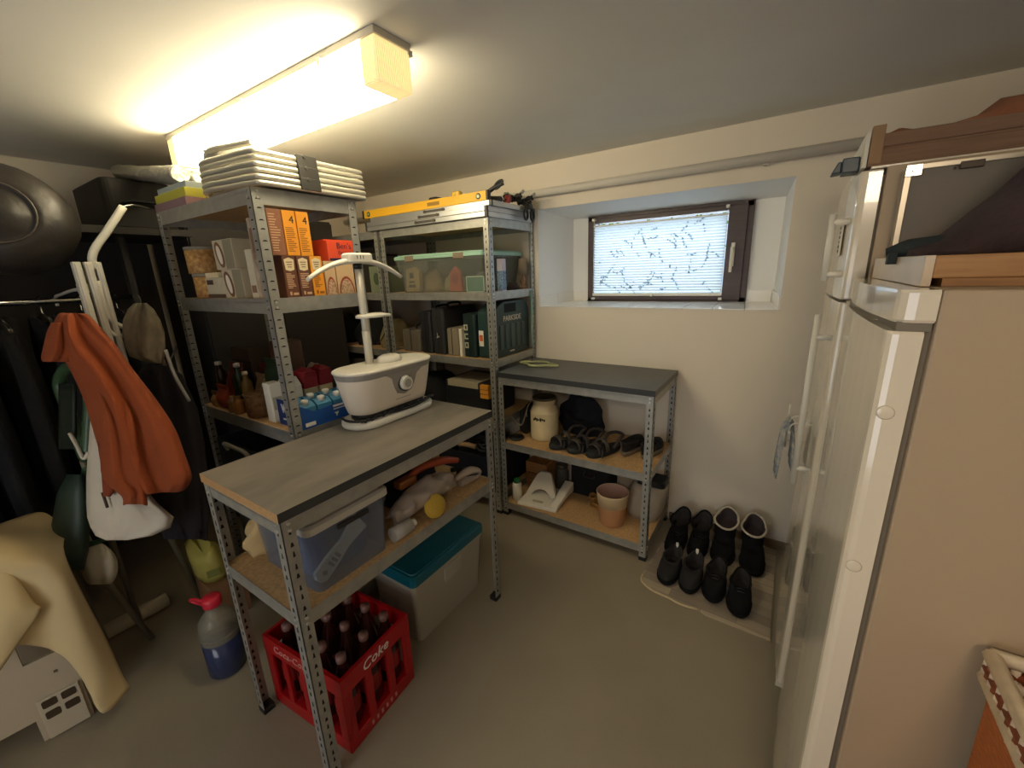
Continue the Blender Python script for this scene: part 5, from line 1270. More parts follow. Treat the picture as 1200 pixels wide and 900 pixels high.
M_FOIL = mat('silver_foil', (196, 192, 178), .35, .45, bump=.8, bscale=45)
fl = thing('foil_roll', 'crinkled silver foil tubes lying across the dark case and the flat boxes', 'foil roll', (-1.6, -1.49, 1.84))
for i, (y_, dz) in enumerate(((-1.525, 0), (-1.455, 0))):
    mb = MB(); mb.tube([(-2.06-.02*i, y_, 1.952), (-1.78, y_+.004, 1.903), (-1.42, y_, 1.850)], .030, 14, n=10)
    for q, p in enumerate(mb.v): kx = noise.noise(Vector(p)*40)*.006; mb.v[q] = (p[0], p[1]+kx, p[2]+kx)
    mb.build('tube', M_FOIL, fl)

# ================================================================== RACK LEFT OF THE WINDOW
Z = MR1+.0004
M_CLEAR2 = clear_plastic('clear_box_mint', (186, 190, 182), .86)
sb = lidded_box('storage_box', 'long clear plastic box with mint-green lid on the upper shelf left of the window', -1.50, -.80, -.44, -.04, Z, 1.560, M_CLEAR2, mat('mint_lid', (150, 190, 172), .4), .03, .024)
for xx in (-1.36, -.97):
    mb = MB(); mb.box(xx-.04, xx+.04, -.4445, -.436, 1.525, 1.558); mb.build('latch', mat('latch_brown', (128, 112, 94), .5), sb, .003)
its = [(-1.34, .10, .075, .165, (174, 146, 104), 'crumpled tan paper bag with dark print'), (-1.14, .075, .07, .150, (188, 172, 132), 'cream paper bag'), (-.93, .08, .07, .14, (134, 146, 138), 'grey-green cloth bundle')]
for i, (x, rx, ry, h_, c, l) in enumerate(its):
    mb = MB(); mb.blob((x, -.27, Z+.0035), (rx, ry, h_/1.7), .16, 20+i, 7, 20, 12, .7)
    simple('bag', l+' inside the long clear box', 'bag', mb, mat('box_item_%d' % i, c, .8, 0, var=.12, scale=18, bump=.4, bscale=30), (x, -.27, Z+.0035))
pk = thing('snack_bag', 'coral red packet with a round mark inside the long clear box', 'packet', (-1.035, -.395, Z+.004))
mb = MB(); mb.prism([(-1.085, Z+.005), (-.985, Z+.005), (-.995, Z+.115), (-1.03, Z+.150), (-1.07, Z+.115)], 'y', -.408, -.385); mb.build('pouch', mat('coral', (206, 92, 78), .5), pk, .006)
mb = MB(); mb.M = Matrix.Translation(Vector((-1.034, -.4085, Z+.075))); mb.prism([(.028*math.cos(2*PI*i/20), .03*math.sin(2*PI*i/20)) for i in range(20)], 'y', -.0008, 0); mb.build('print', mat('coral_dark', (176, 70, 60), .5), pk)
nb = thing('figure_print_bag', 'tan paper bag with dark figure print at the left in the long clear box', 'bag', (-1.39, -.395, Z+.004))
mb = MB(); mb.prism([(-1.45, Z+.005), (-1.33, Z+.005), (-1.325, Z+.13), (-1.36, Z+.155), (-1.44, Z+.14)], 'y', -.406, -.372); mb.build('bag_body', mat('tan_paper', (184, 158, 116), .75), nb, .006)
mb = MB(); mb.box(-1.42, -1.36, -.4068, -.406, Z+.03, Z+.048); mb.box(-1.415, -1.365, -.4068, -.406, Z+.058, Z+.070); mb.prism([(-1.41+.0, Z+.085), (-1.37, Z+.085), (-1.375, Z+.12), (-1.405, Z+.12)], 'y', -.4068, -.406); mb.build('print', mat('soft_dark_ink', (92, 80, 66), .7), nb)
# things in front of / beside the box at the right end
fr_ = thing('picture_frame', 'small greenish glass frame leaning on the long clear box', 'frame', (-.86, -.452, Z))
mb = MB(); 
for (a, b, c, d) in ((-.915, -.909, Z, Z+.088), (-.795, -.789, Z, Z+.088), (-.915, -.789, Z, Z+.006), (-.915, -.789, Z+.082, Z+.088)): mb.box(a, b, -.4545, -.4475, c, d)
mb.build('frame', mat('frame_grey', (150, 160, 146), .4), fr_)
MB().box(-.909, -.795, -.452, -.449, Z+.006, Z+.082).build('pane', mat('frame_pane', (96, 116, 104), .15), fr_)
mb = MB(); mb.box(-.785, -.752, -.335, -.325+.03, Z, Z+.175)
t = simple('tall_carton', 'tall pale lilac carton with blue pattern, right end of the upper shelf', 'carton', mb, mat('lilac_white', (206, 200, 220), .6), (-.77, -.32, Z), bevel=.001)
MB().box(-.7519, -.7512, -.333, -.297, Z+.005, Z+.11).build('print', mat('blue_pattern', (58, 98, 150), .6, 0, rgb2=(150, 180, 210), scale=120), t)
MB().box(-.7845, -.7525, -.3358, -.335, Z+.005, Z+.11).build('print', mat('blue_pattern', (0, 0, 0)), t)
lp = thing('table_lamp', 'small lamp with beige shade at the back of the upper shelf, by the window', 'lamp', (-.778, -.075, Z))
mb = MB(); mb.lathe([(0, 0), (.028, 0), (.028, .008), (.010, .014), (.012, .03), (.018, .045), (.010, .065), (.006, .075), (.006, .10), (0, .10)], (-.778, -.075, Z), 20, caps=False); mb.build('base', mat('lamp_wood', (128, 92, 62), .5), lp)
mb = MB(); mb.lathe([(.030, .085), (.023, .178), (.0215, .178), (.0285, .085), (.030, .085)], (-.778, -.075, Z), 24, caps=False); mb.build('lamp_shade', translucent('shade_beige', (196, 180, 156), (150, 130, 100)), lp)
mb = MB(); mb.blob((-.778, -.19, Z), (.026, .06, .03), .2, 4, 8, 16, 10, .6); simple('dark_cloth', 'small dark crumpled cloth beside the beige lamp', 'cloth', mb, mat('dark_brown_cloth', (58, 46, 44), .9), (-.778, -.19, Z))
# cases on the second shelf
Z = MR2+.0004
def tool_case(name, label, x0, x1, y0, y1, h, m_, cat='tool case', ridges='x', handle=True, rib=None):
    """moulded case standing on its long edge; broad sides face +-x, spine faces -y"""
    t = thing(name, label, cat, ((x0+x1)/2, (y0+y1)/2, Z))
    mb = MB(); mb.rbox(x0, x1, y0, y1, Z, Z+h, min(.018, (x1-x0)*.3)); b = mb.build('shell', m_, t)
    mb = MB(); xm = (x0+x1)/2; mb.box(xm-.0025, xm+.0025, y0-.0012, y1+.0012, Z+.01, Z+h+.0012); mb.build('seam', M_INK, t)
    if handle:
        mb = MB(); ym = (y0+y1)/2; mb.tube([(xm, ym-.055, Z+h-.004), (xm, ym-.05, Z+h+.022), (xm, ym+.05, Z+h+.022), (xm, ym+.055, Z+h-.004)], .0075, 8); mb.build('handle', M_BLK2, t)
    return t
M_CASEG = mat('case_taupe', (104, 96, 84), .5); M_CASEB = mat('case_black', (32, 33, 34), .5); M_CASED = mat('case_dark_green', (22, 44, 42), .45); M_CASET = mat('case_teal', (38, 62, 60), .45)
tool_case('tool_case', 'small taupe-grey case with black latch at the left of the row of cases', -1.505, -1.345, -.43, -.20, .142, M_CASEG)
mb = MB(); mb.box(-1.440, -1.410, -.4338, -.4305, Z+.118, Z+.140); 
c2 = tool_case('tool_case', 'tall black case next to the taupe-grey one', -1.330, -1.235, -.435, -.10, .262, M_CASEB)
c3 = tool_case('tool_case', 'tall black case with a small white mark on its spine', -1.228, -1.128, -.435, -.10, .282, mat('case_black_soft', (40, 40, 42), .55))
mb = MB(); mb.prism([(-1.19, Z+.105), (-1.178, Z+.100), (-1.168, Z+.112), (-1.178, Z+.118), (-1.176, Z+.135), (-1.184, Z+.132), (-1.184, Z+.112)], 'y', -.436, -.435); mb.build('mark', M_WINK, c3)
c4 = tool_case('tool_case', 'small grey-beige case between black and green cases', -1.112, -1.022, -.435, -.20, .165, mat('case_beige', (138, 128, 108), .5), handle=False)
mb = MB(); mb.box(-1.010, -.990, -.435, -.18, Z, Z+.165); simple('booklet', 'thin pale booklet standing beside the small grey-beige case', 'booklet', mb, M_PAPERW, (-1.0, -.3, Z), bevel=.001)
c5 = tool_case('tool_case', 'dark green tool case with three pale marks on its spine', -.980, -.885, -.435, -.09, .255, M_CASED, handle=False)
mb = MB(); random.seed(8)
for k in range(3):
    z = Z+.055+.052*k; mb.box(-.968, -.940, -.4358, -.435, z, z+.008); mb.box(-.968, -.940, -.4358, -.435, z+.026, z+.034); mb.box(-.968, -.960, -.4358, -.435, z+.008, z+.026)
    if k != 1: mb.box(-.948, -.940, -.4358, -.435, z+.008, z+.026)
mb.build('marks', mat('pale_marks', (196, 192, 170), .6), c5)
c6 = thing('tool_case', 'big green tool case whose ribbed broad side faces the window bench', 'tool case', (-.815, -.25, Z))
CX0, CX1, CY0, CY1, CH = -.872, -.757, -.425, -.055, .315
mb = MB(); mb.prism([(CY0, Z+.012), (CY0+.012, Z), (CY1-.012, Z), (CY1, Z+.012), (CY1, Z+CH-.055), (CY1-.03, Z+CH), (CY0+.10, Z+CH), (CY0+.05, Z+CH-.02), (CY0, Z+CH-.05)], 'x', CX0, CX1); mb.build('shell', M_CASET, c6, .006)
mb = MB(); mb.box(CX1-.002, CX1+.0008, CY0+.105, CY0+.225, Z+CH-.062, Z+CH-.012); mb.build('grip_opening', mat('case_shadow', (14, 18, 20), .9), c6)
for k in range(5):
    mb = MB(); ya = CY0+.050+.058*k; mb.box(CX1-.001, CX1+.006, ya, ya+.034, Z+.045, Z+.185); mb.build('rib', mat('case_rib', (66, 84, 82), .5), c6, .003)
mb = MB(); text_mesh(mb, 'PARKSIDE', .043, frame_on((CX1+.0008, CY0+.185, Z+.218), (0, 1, 0), (0, 0, 1)), .0012); mb.build('lettering', mat('pale_lettering', (206, 196, 178), .6), c6)
mb = MB(); mb.box(CX1, CX1+.0008, CY0+.15, CY0+.20, Z+.020, Z+.028); mb.build('small_print', mat('pale_lettering', (0, 0, 0)), c6)
mb = MB(); mb.box(-.868, -.835, CY0-.0012, CY0-.0002, Z+.07, Z+.16); lb_ = mb.build('sticker', M_WINK, c6)
mb = MB(); mb.box(-.864, -.839, CY0-.002, CY0-.0012, Z+.10, Z+.135); mb.build('sticker_print', mat('sticker_orange', (196, 92, 40), .5), lb_)
# mint strap hanging at the rear right post
mb = MB(); mb.tube([(-.731, -.055, 1.33), (-.729, -.058, 1.2), (-.730, -.060, 1.08), (-.731, -.052, .985)], .0075, 8)
t = simple('mint_strap', 'mint-green strap hanging inside the rear right post of the rack', 'strap', mb, mat('mint_strap', (128, 160, 150), .7), (-.73, -.055, .985))
# third shelf
Z = MR3+.0004
tc_ = thing('drill_case', 'black case with a grey-white lid panel on the low shelf of the rack', 'tool case', (-.99, -.28, Z))
mb = MB(); mb.rbox(-1.17, -.83, -.42, -.12, Z, Z+.205, .02); mb.build('body', M_CASEB, tc_)
mb = MB(); mb.box(-1.14, -.90, -.4225, -.19, Z+.168, Z+.2085); mb.build('lid_panel', mat('panel_greywhite', (170, 160, 134), .6), tc_, .003)
mb = MB()
for k in range(3): mb.box(-.862, -.822+.02, -.4515, -.4235, Z+.128+.028*k, Z+.152+.028*k)
simple('folding_rule', 'orange-yellow folding rule at the corner of the black case', 'rule', mb, mat('rule_orange', (206, 142, 48), .5), (-.84, -.44, Z), bevel=.001)
mb = MB(); mb.blob((-1.37, -.25, Z), (.16, .15, .16), .12, 31, 6, 22, 12, .7); simple('dark_bag', 'dark bag on the low shelf of the rack, left of the black case', 'bag', mb, M_BLACK, (-1.37, -.25, Z))
Z = MR4+.0004
bk = thing('cable_basket', 'dark tub heaped with cables and tools at the foot of the rack', 'tub', (-1.0, -.25, Z))
mb = MB(); x0, x1, y0, y1 = -1.25, -.775, -.44, -.06
for (a, b, c, d) in ((x0, x1, y0, y0+.006), (x0, x1, y1-.006, y1), (x0, x0+.006, y0, y1), (x1-.006, x1, y0, y1)): mb.box(a, b, c, d, Z, Z+.22)
mb.box(x0, x1, y0, y1, Z, Z+.006); mb.build('tub', mat('tub_navy', (26, 30, 40), .5), bk)
mb = MB(); mb.blob((-1.01, -.25, Z+.05), (.20, .16, .14), .15, 41, 6, 24, 12, .6); hp = mb.build('heap', M_BLACK, bk)
random.seed(12); mb = MB()
for i in range(9):
    a = random.uniform(0, 6); c = Vector((-1.0+random.uniform(-.12, .15), -.28+random.uniform(-.06, .06), Z+.235+random.uniform(0, .03))); r = random.uniform(.04, .08)
    mb.tube([c+Vector((r*math.cos(a+k*.7), r*.8*math.sin(a+k*.7), .012*math.sin(k*2))) for k in range(7)], .0055, 6)
mb.build('cables', mat('cable_mid', (72, 72, 74), .45), bk)
mb = MB(); mb.tube([(-1.10, -.40, Z+.245), (-1.03, -.41, Z+.262), (-.97, -.39, Z+.250)], .016, 8); mb.build('tan_handle', mat('tan_plastic', (170, 138, 100), .5), bk)
# on top: folded tables, level, clamps
Z = MRZ+.0017
for k in range(3):
    lab = ['lowest', 'middle', 'topmost'][k]+' folded aluminium table in the stack on the rack left of the window'
    x0, x1, y0, y1 = [(-1.66, -.728, -.485, -.03), (-1.66, -.728, -.485, -.03), (-1.64, -.708, -.470, -.035)][k]
    z0 = Z+.0262*k+.0003
    t = thing('folded_table', lab, 'folding table', ((x0+x1)/2, (y0+y1)/2, z0), 'folded aluminium tables')
    mb = MB(); mb.box(x0+.004, x1-.004, y0+.004, y1-.004, z0, z0+.0255); mb.build('leaf', mat('table_leaf', (150, 150, 146), .6), t)
    for (a, b, c, d) in ((x0, x1, y0, y0+.004), (x0, x1, y1-.004, y1), (x0, x0+.004, y0+.004, y1-.004), (x1-.004, x1, y0+.004, y1-.004)):
        MB().box(a, b, c, d, z0+.0008, z0+.0250).build('edge_rail', M_ALU, t, .001)
    for (x, y_) in ((x1, y0), (x1, y1), (x0, y0)):
        MB().box(x-.014, x+.0015, y_-.0015 if y_ == y0 else y_-.014, y_+.014 if y_ == y0 else y_+.0015, z0+.0003, z0+.0254).build('corner_cap', mat('corner_grey', (70, 68, 62), .5), t)
    mb = MB(); xa = -1.24+.03*k; mb.box(xa, xa+.16, y0-.004, y0-.0002, z0+.007, z0+.019); 
    for dx in (.012, .148): mb.cyl((xa+dx, y0-.006, z0+.013), (xa+dx, y0-.003, z0+.013), .0085, 10)
    mb.build('leg_lever', mat('lever_grey', (84, 80, 74), .45, .4), t)
Z = Z+.0262*3+.0006
lv_ = thing('spirit_level', 'long yellow spirit level along the front of the folded tables', 'spirit level', (-1.2, -.445, Z))
mb = MB(); mb.box(-1.70, -.742, -.466, -.442, Z, Z+.046); mb.build('rail', mat('level_yellow', (232, 178, 42), .45), lv_, .002)
for (a, b) in ((-.742, -.730), (-1.712, -1.70)): MB().box(a, b, -.467, -.441, Z, Z+.047).build('end_cap', M_BLK2, lv_)
for x in (-1.655, -.79):
    mb = MB(); mb.M = Matrix.Translation(Vector((x, -.4665, Z+.023))); mb.prism([(.015*math.cos(2*PI*i/20), .015*math.sin(2*PI*i/20)) for i in range(20)], 'y', -.0016, 0); v_ = mb.build('vial_ring', M_BLK2, lv_)
    mb = MB(); mb.M = Matrix.Translation(Vector((x, -.4682, Z+.023))); mb.prism([(.009*math.cos(2*PI*i/20), .009*math.sin(2*PI*i/20)) for i in range(20)], 'y', -.0008, 0); mb.build('vial', mat('vial_green', (150, 160, 96), .2), v_)
mb = MB(); mb.box(-1.15, -1.06, -.4668, -.466, Z+.014, Z+.032); mb.build('print', mat('level_print', (150, 112, 40), .6), lv_)
mb = MB(); mb.box(-1.18, -1.10, -.43, -.38, Z, Z+.05); mb.prism([(-1.18, Z+.05), (-1.10, Z+.05), (-1.115, Z+.066), (-1.165, Z+.066)], 'y', -.43, -.38); mb.cyl((-1.14, -.43, Z+.025), (-1.14, -.438, Z+.025), .02, 14)
simple('tape_measure', 'dark rounded tool behind the middle of the yellow spirit level', 'tool', mb, M_FOOT, (-1.14, -.4, Z), bevel=.008)
mb = MB(); mb.rbox(-1.42, -1.27, -.43, -.33, Z, Z+.042, .03); mb.rbox(-1.60, -1.47, -.42, -.34, Z, Z+.034, .03); mb.box(-1.48, -1.41, -.39, -.37, Z, Z+.012)
simple('tool_bag', 'dark soft pouches behind the left part of the yellow spirit level', 'pouch', mb, mat('pouch_grey', (64, 60, 52), .85), (-1.43, -.38, Z))
yt = thing('tape_dispenser', 'yellow tape measure standing behind the yellow spirit level', 'tape measure', (-.985, -.40, Z))
mb = MB(); mb.rbox(-1.015, -.955, -.42, -.38, Z, Z+.078, .015); mb.build('case', mat('tape_yellow', (226, 184, 62), .4), yt)
mb = MB(); mb.box(-.955, -.935, -.415, -.385, Z+.03, Z+.055); mb.cyl((-.985, -.421, Z+.04), (-.985, -.418, Z+.04), .018, 16); mb.build('grip', mat('grip_dark', (60, 54, 44), .5), yt)
cl2 = thing('clamp', 'black bar clamp tilted up at the right end of the yellow spirit level', 'clamp', (-.80, -.40, Z))
mb = MB(); mb.tube([(-.86, -.425, Z+.010), (-.80, -.41, Z+.035), (-.74, -.39, Z+.068), (-.695, -.375, Z+.086)], .0115, 8); mb.build('bar', M_BLK2, cl2)
mb = MB(); mb.tube([(-.715+.026*math.cos(2*PI*k/10)*1.0, -.39, Z+.079+.013*math.sin(2*PI*k/10)+.012*math.cos(2*PI*k/10)) for k in range(10)], .0065, 8, closed=True); mb.build('handle_loop', M_BLK2, cl2)
sdv = thing('screwdriver', 'screwdriver with dark handle and red collar on the folded tables', 'screwdriver', (-.74, -.33, Z))
mb = MB(); mb.cyl((-.775, -.42, Z+.016), (-.735, -.34, Z+.016), .0145, 12); mb.build('handle', mat('olive_black', (52, 50, 36), .5), sdv)
mb = MB(); mb.cyl((-.735, -.34, Z+.016), (-.722, -.315, Z+.016), .0055, 8); mb.build('shaft', M_CHROME, sdv)
mb = MB(); mb.cyl((-.722, -.315, Z+.020), (-.712, -.292, Z+.020), .019, 12); mb.build('collar', mat('dull_red', (150, 58, 50), .5), sdv)
sc = thing('spring_clamps', 'tangle of black spring clamps with grey tips at the right end of the tables', 'clamps', (-.74, -.17, Z))
random.seed(21)
for i in range(7):
    c = Vector((-.745+random.uniform(-.025, .028), -.255+.028*i, Z+.016+random.uniform(0, .02)+(.012 if i in (2, 3, 4) else 0))); a = random.uniform(0, PI)
    mb = MB(); d = Vector((math.cos(a), math.sin(a), random.uniform(.1, .5)))
    mb.tube([c-d*.045, c-d*.015+Vector((0, 0, .012)), c+d*.02+Vector((0, 0, .006)), c+d*.05+Vector((0, 0, .02))], lambda t: .0105-.004*t, 8)
    mb.tube([c-d*.045+Vector((0, 0, .022)), c-d*.01, c+d*.02+Vector((0, 0, .018)), c+d*.05-Vector((0, 0, .004))], lambda t: .0095-.003*t, 8)
    b_ = mb.build('jaw', M_BLK2, sc)
    mb = MB(); mb.cyl(c+d*.046+Vector((0, 0, .018)), c+d*.062+Vector((0, 0, .022)), .0085, 8); mb.build('tip', mat('clamp_tip', (150, 150, 144), .4), b_)
mb = MB()
for (y_, zc) in ((-.165, Z-.048), (-.095, Z-.046)):
    mb.tube([(-.690, y_+.018*math.cos(2*PI*k/12), zc+.026*math.sin(2*PI*k/12)) for k in range(12)], .0068, 8, closed=True)
mb.tube([(-.735, -.14, Z+.02), (-.700, -.15, Z+.012), (-.690, -.16, Z-.024)], .010, 8); mb.tube([(-.735, -.11, Z+.02), (-.700, -.10, Z+.012), (-.690, -.097, Z-.022)], .010, 8)
mb.tube([(-.690, -.15, Z-.004), (-.690, -.11, Z-.002)], .014, 8)
mb.build('hanging_clamp', M_BLK2, sc)

# ================================================================== DARK CORNER RACK
Z = MR1+.0004
t = carton('plant_food_box', 'grey-green box with leaf print, right end of the dark corner rack', -1.76, -1.63, -.43, -.25, Z, Z+.17, mat('grey_green', (126, 134, 108), .6))
mb = MB(); mb.M = Matrix.Translation(Vector((-1.695, -.4305, Z+.09))); mb.prism([(.028*math.cos(2*PI*i/14), .040*math.sin(2*PI*i/14)) for i in range(14)], 'y', -.0006, 0); mb.build('leaf_print', mat('leaf_print_dark', (70, 84, 58), .6), t)
mb = MB(); mb.rbox(-2.42, -1.86, -.44, -.06, Z, Z+.26, .03); simple('storage_tub', 'dark tub on the upper shelf of the dark corner rack', 'tub', mb, mat('tub_dark', (0, 0, 0)), (-2.1, -.25, Z))
Z = MR2+.0004
mb = MB(); mb.blob((-1.98, -.26, Z), (.15, .14, .17), .12, 51, 6, 22, 12, .7); simple('dark_bag', 'dark sack on the middle shelf of the corner rack', 'bag', mb, M_BLACK, (-1.98, -.26, Z))
mb = MB(); mb.blob((-1.72, -.30, Z), (.085, .12, .15), .10, 53, 5, 22, 14, .75)
yb = simple('cloth_bag', 'yellow-grey cloth bag with dark cord, seen past the food rack', 'bag', mb, mat('yellow_grey', (140, 128, 92), .85, 0, var=.1, scale=10, bump=.3), (-1.72, -.30, Z))
mb = MB(); mb.tube([(-1.78, -.42, Z+.03), (-1.70, -.445, Z+.06), (-1.655, -.43, Z+.14), (-1.68, -.41, Z+.21)], .004, 6); mb.build('cord', M_BLK2, yb)
mb = MB(); mb.blob((-2.26, -.26, Z), (.12, .13, .16), .12, 57, 6, 20, 12, .7); simple('dark_bag', 'dark sack at the far left of the corner rack', 'bag', mb, M_BLACK, (-2.26, -.26, Z))
Z = MR3+.0004
mb = MB(); mb.rbox(-2.40, -1.64, -.44, -.05, Z, Z+.27, .03); simple('storage_tub', 'dark tub on the low shelf of the corner rack', 'tub', mb, mat('tub_dark', (0, 0, 0)), (-2.0, -.25, Z))
Z = MR4+.0004
mb = MB(); mb.rbox(-2.40, -1.64, -.44, -.05, Z, Z+.36, .03); simple('storage_tub', 'dark tub on the bottom shelf of the corner rack', 'tub', mb, mat('tub_dark', (0, 0, 0)), (-2.0, -.25, Z))
# red-white plastic bag at the left end of the tool rack
Z = MR2+.0004
# ================================================================== LEFT SIDE: clothes rail, jacket, chair, covered play house
# dark clothes rail along the left wall
cr = thing('clothes_rail', 'dark clothes rail with chrome bar along the left wall', 'clothes rail', (-2.05, -2.1, 0))
MB().cyl((-2.05, -2.72, 1.388), (-2.05, -1.60, 1.388), .0125, 12).build('bar', M_CHROME, cr)
M_DARKW = mat('dark_wood', (44, 40, 36), .6)
for y in (-2.73, -1.59):
    mb = MB(); mb.box(-2.075, -2.025, y-.012, y+.012, .04, 1.66); mb.build('upright', M_DARKW, cr)
    mb = MB(); mb.box(-2.40, -1.78, y-.02, y+.02, .0005, .04); mb.build('foot', M_DARKW, cr)
mb = MB(); mb.box(-2.42, -1.865, -2.74, -1.36, 1.66, 1.69); mb.build('top_shelf', M_DARKW, cr)
random.seed(31)
cols = [(20, 20, 22), (26, 24, 26), (18, 20, 18), (30, 26, 26), (20, 22, 26), (24, 22, 20), (18, 18, 20), (28, 26, 30), (22, 22, 20)]
names_ = ['nearest', 'second', 'third', 'fourth', 'fifth', 'sixth', 'seventh', 'eighth', 'farthest']
def garment(y, zb, col, i, wd):
    t = thing('coat', names_[i]+' dark coat on the chrome rail, counted from the room side', 'coat', (-2.05, y, zb), 'dark coats on the rail')
    mb = MB(); rings = []
    for k in range(12):
        tt = k/11; z = 1.335-(1.335-zb)*tt; w2 = wd*(.35+.65*min(1, tt*5)**.6)*(1+.10*tt); th = .036+.010*math.sin(tt*3)
        rings.append([(-2.05+w2*math.cos(2*PI*j/24), y+th*math.sin(2*PI*j/24)*(1+.35*math.sin(j*2.1+i+tt*2)), z-(.05*abs(math.cos(2*PI*j/24))**1.5 if tt < .2 else 0)) for j in range(24)])
    mb.loft(rings); mb.build('cloth', mat('coat_%d' % i, col, .95, 0, var=.2, scale=10, bump=.3), t)
    mb = MB(); mb.tube([(-2.05, y, 1.33), (-2.052, y, 1.358), (-2.071, y, 1.378), (-2.069, y, 1.400), (-2.05, y, 1.409), (-2.031, y, 1.398)], .003, 6); mb.tube([(-2.05-wd*.8, y, 1.285), (-2.05, y, 1.335), (-2.05+wd*.8, y, 1.285)], .007, 6); mb.build('hanger', M_CHROME, t)
for i in range(9):
    garment(-2.64+.122*i, random.uniform(.40, .60), cols[i], i, random.uniform(.22, .27))
mb = MB(); mb.box(-2.44, -2.425, -2.74, -1.38, .02, 1.66); mb.build('back_panel', M_DARKW, cr)  # dark panel added to stand in for shade on the wall behind the coats
kc = thing('cabinet', 'tall dark cabinet in the gap between the coats and the corner rack', 'cabinet', (-2.22, -.93, 0))
MB().box(-2.46, -1.985, -1.345, -.52, .02, 1.80).build('body', M_DARKW, kc, .003)
for ya, yb, kn_ in ((-1.34, -.935, -.965), (-.93, -.525, -.895)):
    d_ = MB().box(-1.9845, -1.966, ya, yb, .05, 1.785).build('door', M_DARKW, kc, .002)
    mb = MB(); mb.cyl((-1.966, kn_, .98), (-1.945, kn_, .98), .011, 12); mb.build('knob', M_CHROME, d_)
MB().box(-2.44, -2.0, -1.33, -.535, .0005, .02).build('plinth', M_FOOT, kc)
# black cases on its top shelf
bc = thing('black_case', 'big dark soft case on the top shelf above the coats', 'case', (-2.1, -1.52, 1.69))
mb = MB(); mb.rbox(-2.36, -1.90, -1.645, -1.39, 1.6905, 1.895, .04); mb.build('body', mat('dark_case', (40, 38, 36), .7, 0, var=.1, scale=8), bc)
mb = MB(); mb.tube([(-1.90, -1.60, 1.78), (-1.875, -1.57, 1.80), (-1.875, -1.47, 1.80), (-1.90, -1.44, 1.78)], .009, 8); mb.build('handle', M_BLK2, bc)
# black leather ball bag held by a wall arm
ball = thing('leather_bag', 'big round black leather bag with a stitched round end at the upper left edge', 'leather bag', (-1.62, -1.975, 1.50))
M_LEATH = mat('black_leather', (44, 40, 36), .42, 0, var=.15, scale=9, bump=.35, bscale=22)
mb = MB(); C_ = Vector((-1.66, -1.985, 1.665)); ax = Vector((.93, -.28, .12)).normalized(); a_ = ax.orthogonal().normalized(); b_ = ax.cross(a_)
prof = [(-.14, .0), (-.14, .06), (-.12, .12), (-.07, .165), (0, .182), (.06, .172), (.10, .145), (.12, .115), (.126, .095), (.120, .088), (.123, .08), (.140, .06), (.150, .03), (.152, 0)]
rings = []
for h_, r in prof:
    rings.append([tuple(C_+ax*h_+(a_*math.cos(2*PI*k/36)+b_*math.sin(2*PI*k/36))*max(r, .0005)*(1+.03*noise.noise(Vector((math.cos(2*PI*k/36)*2, math.sin(2*PI*k/36)*2, h_*9))))) for k in range(36)])
mb.loft(rings, caps=False); mb.build('shell', M_LEATH, ball)
mb = MB(); mb.tube([C_+ax*.1265+(a_*math.cos(2*PI*k/28)+b_*math.sin(2*PI*k/28))*.096 for k in range(28)], .0032, 6, closed=True, n=1); mb.build('piping', mat('leather_piping', (78, 70, 60), .45), ball)
mb = MB(); mb.cyl(C_-ax*.12+Vector((0, 0, .095)), Vector((XL+.001, C_.y+.02, 1.775)), .014, 10); mb.cyl(Vector((XL+.012, C_.y+.02, 1.775)), Vector((XL+.0005, C_.y+.02, 1.775)), .05, 16); mb.build('wall_arm', M_FOOT, ball)
# white metal stand: two channels, bent tubes
ws = thing('metal_stand', 'white metal folding stand with upright channels rising behind the orange jacket', 'stand', (-1.5, -1.86, 0))
for k, (du, w_) in enumerate(((0, .022), (.030, .022), (.058, .018))):
    y = -1.885+du
    mb = MB(); mb.box(-1.515, -1.485, y, y+w_, .86, 1.525); mb.box(-1.4855, -1.480, y+.004, y+w_-.004, .87, 1.52); mb.build('channel', M_WHITEM, ws, .004)
mb = MB(); mb.tube([(-1.51, -1.85, 1.43), (-1.75, -1.85, 1.43), (-1.98, -1.85, 1.4135), (-2.05, -1.85, 1.4085), (-2.085, -1.85, 1.398), (-2.095, -1.85, 1.365)], .006, 8); mb.box(-1.52, -1.51, -1.885, -1.81, 1.42, 1.45); mb.build('hanging_hook', M_WHITEM, ws); MB().box(-1.52, -1.51, -1.885, -1.81, .90, .93).build('cross_bar', M_WHITEM, ws)
mb = MB(); mb.tube([(-1.5, -1.826, 1.50), (-1.5, -1.828, 1.535), (-1.5, -1.81, 1.575), (-1.5, -1.765, 1.635), (-1.5, -1.703, 1.722)], .0125, 10); mb.build('arm', M_WHITEM, ws)
mb = MB(); mb.tube([(-1.49, -1.832, 1.46), (-1.49, -1.832, 1.36), (-1.49, -1.822, 1.315), (-1.49, -1.80, 1.292), (-1.49, -1.772, 1.288)], .009, 8); mb.tube([(-1.49, -1.845, 1.34), (-1.49, -1.842, 1.29), (-1.49, -1.825, 1.262), (-1.49, -1.795, 1.256)], .008, 8); mb.build('hook', M_WHITEM, ws)
mb = MB(); mb.tube([(-1.505, -1.705, 1.722), (-1.53, -1.66, 1.735), (-1.58, -1.60, 1.735)], .0035, 6); mb.build('chain', M_CHROME, ws)
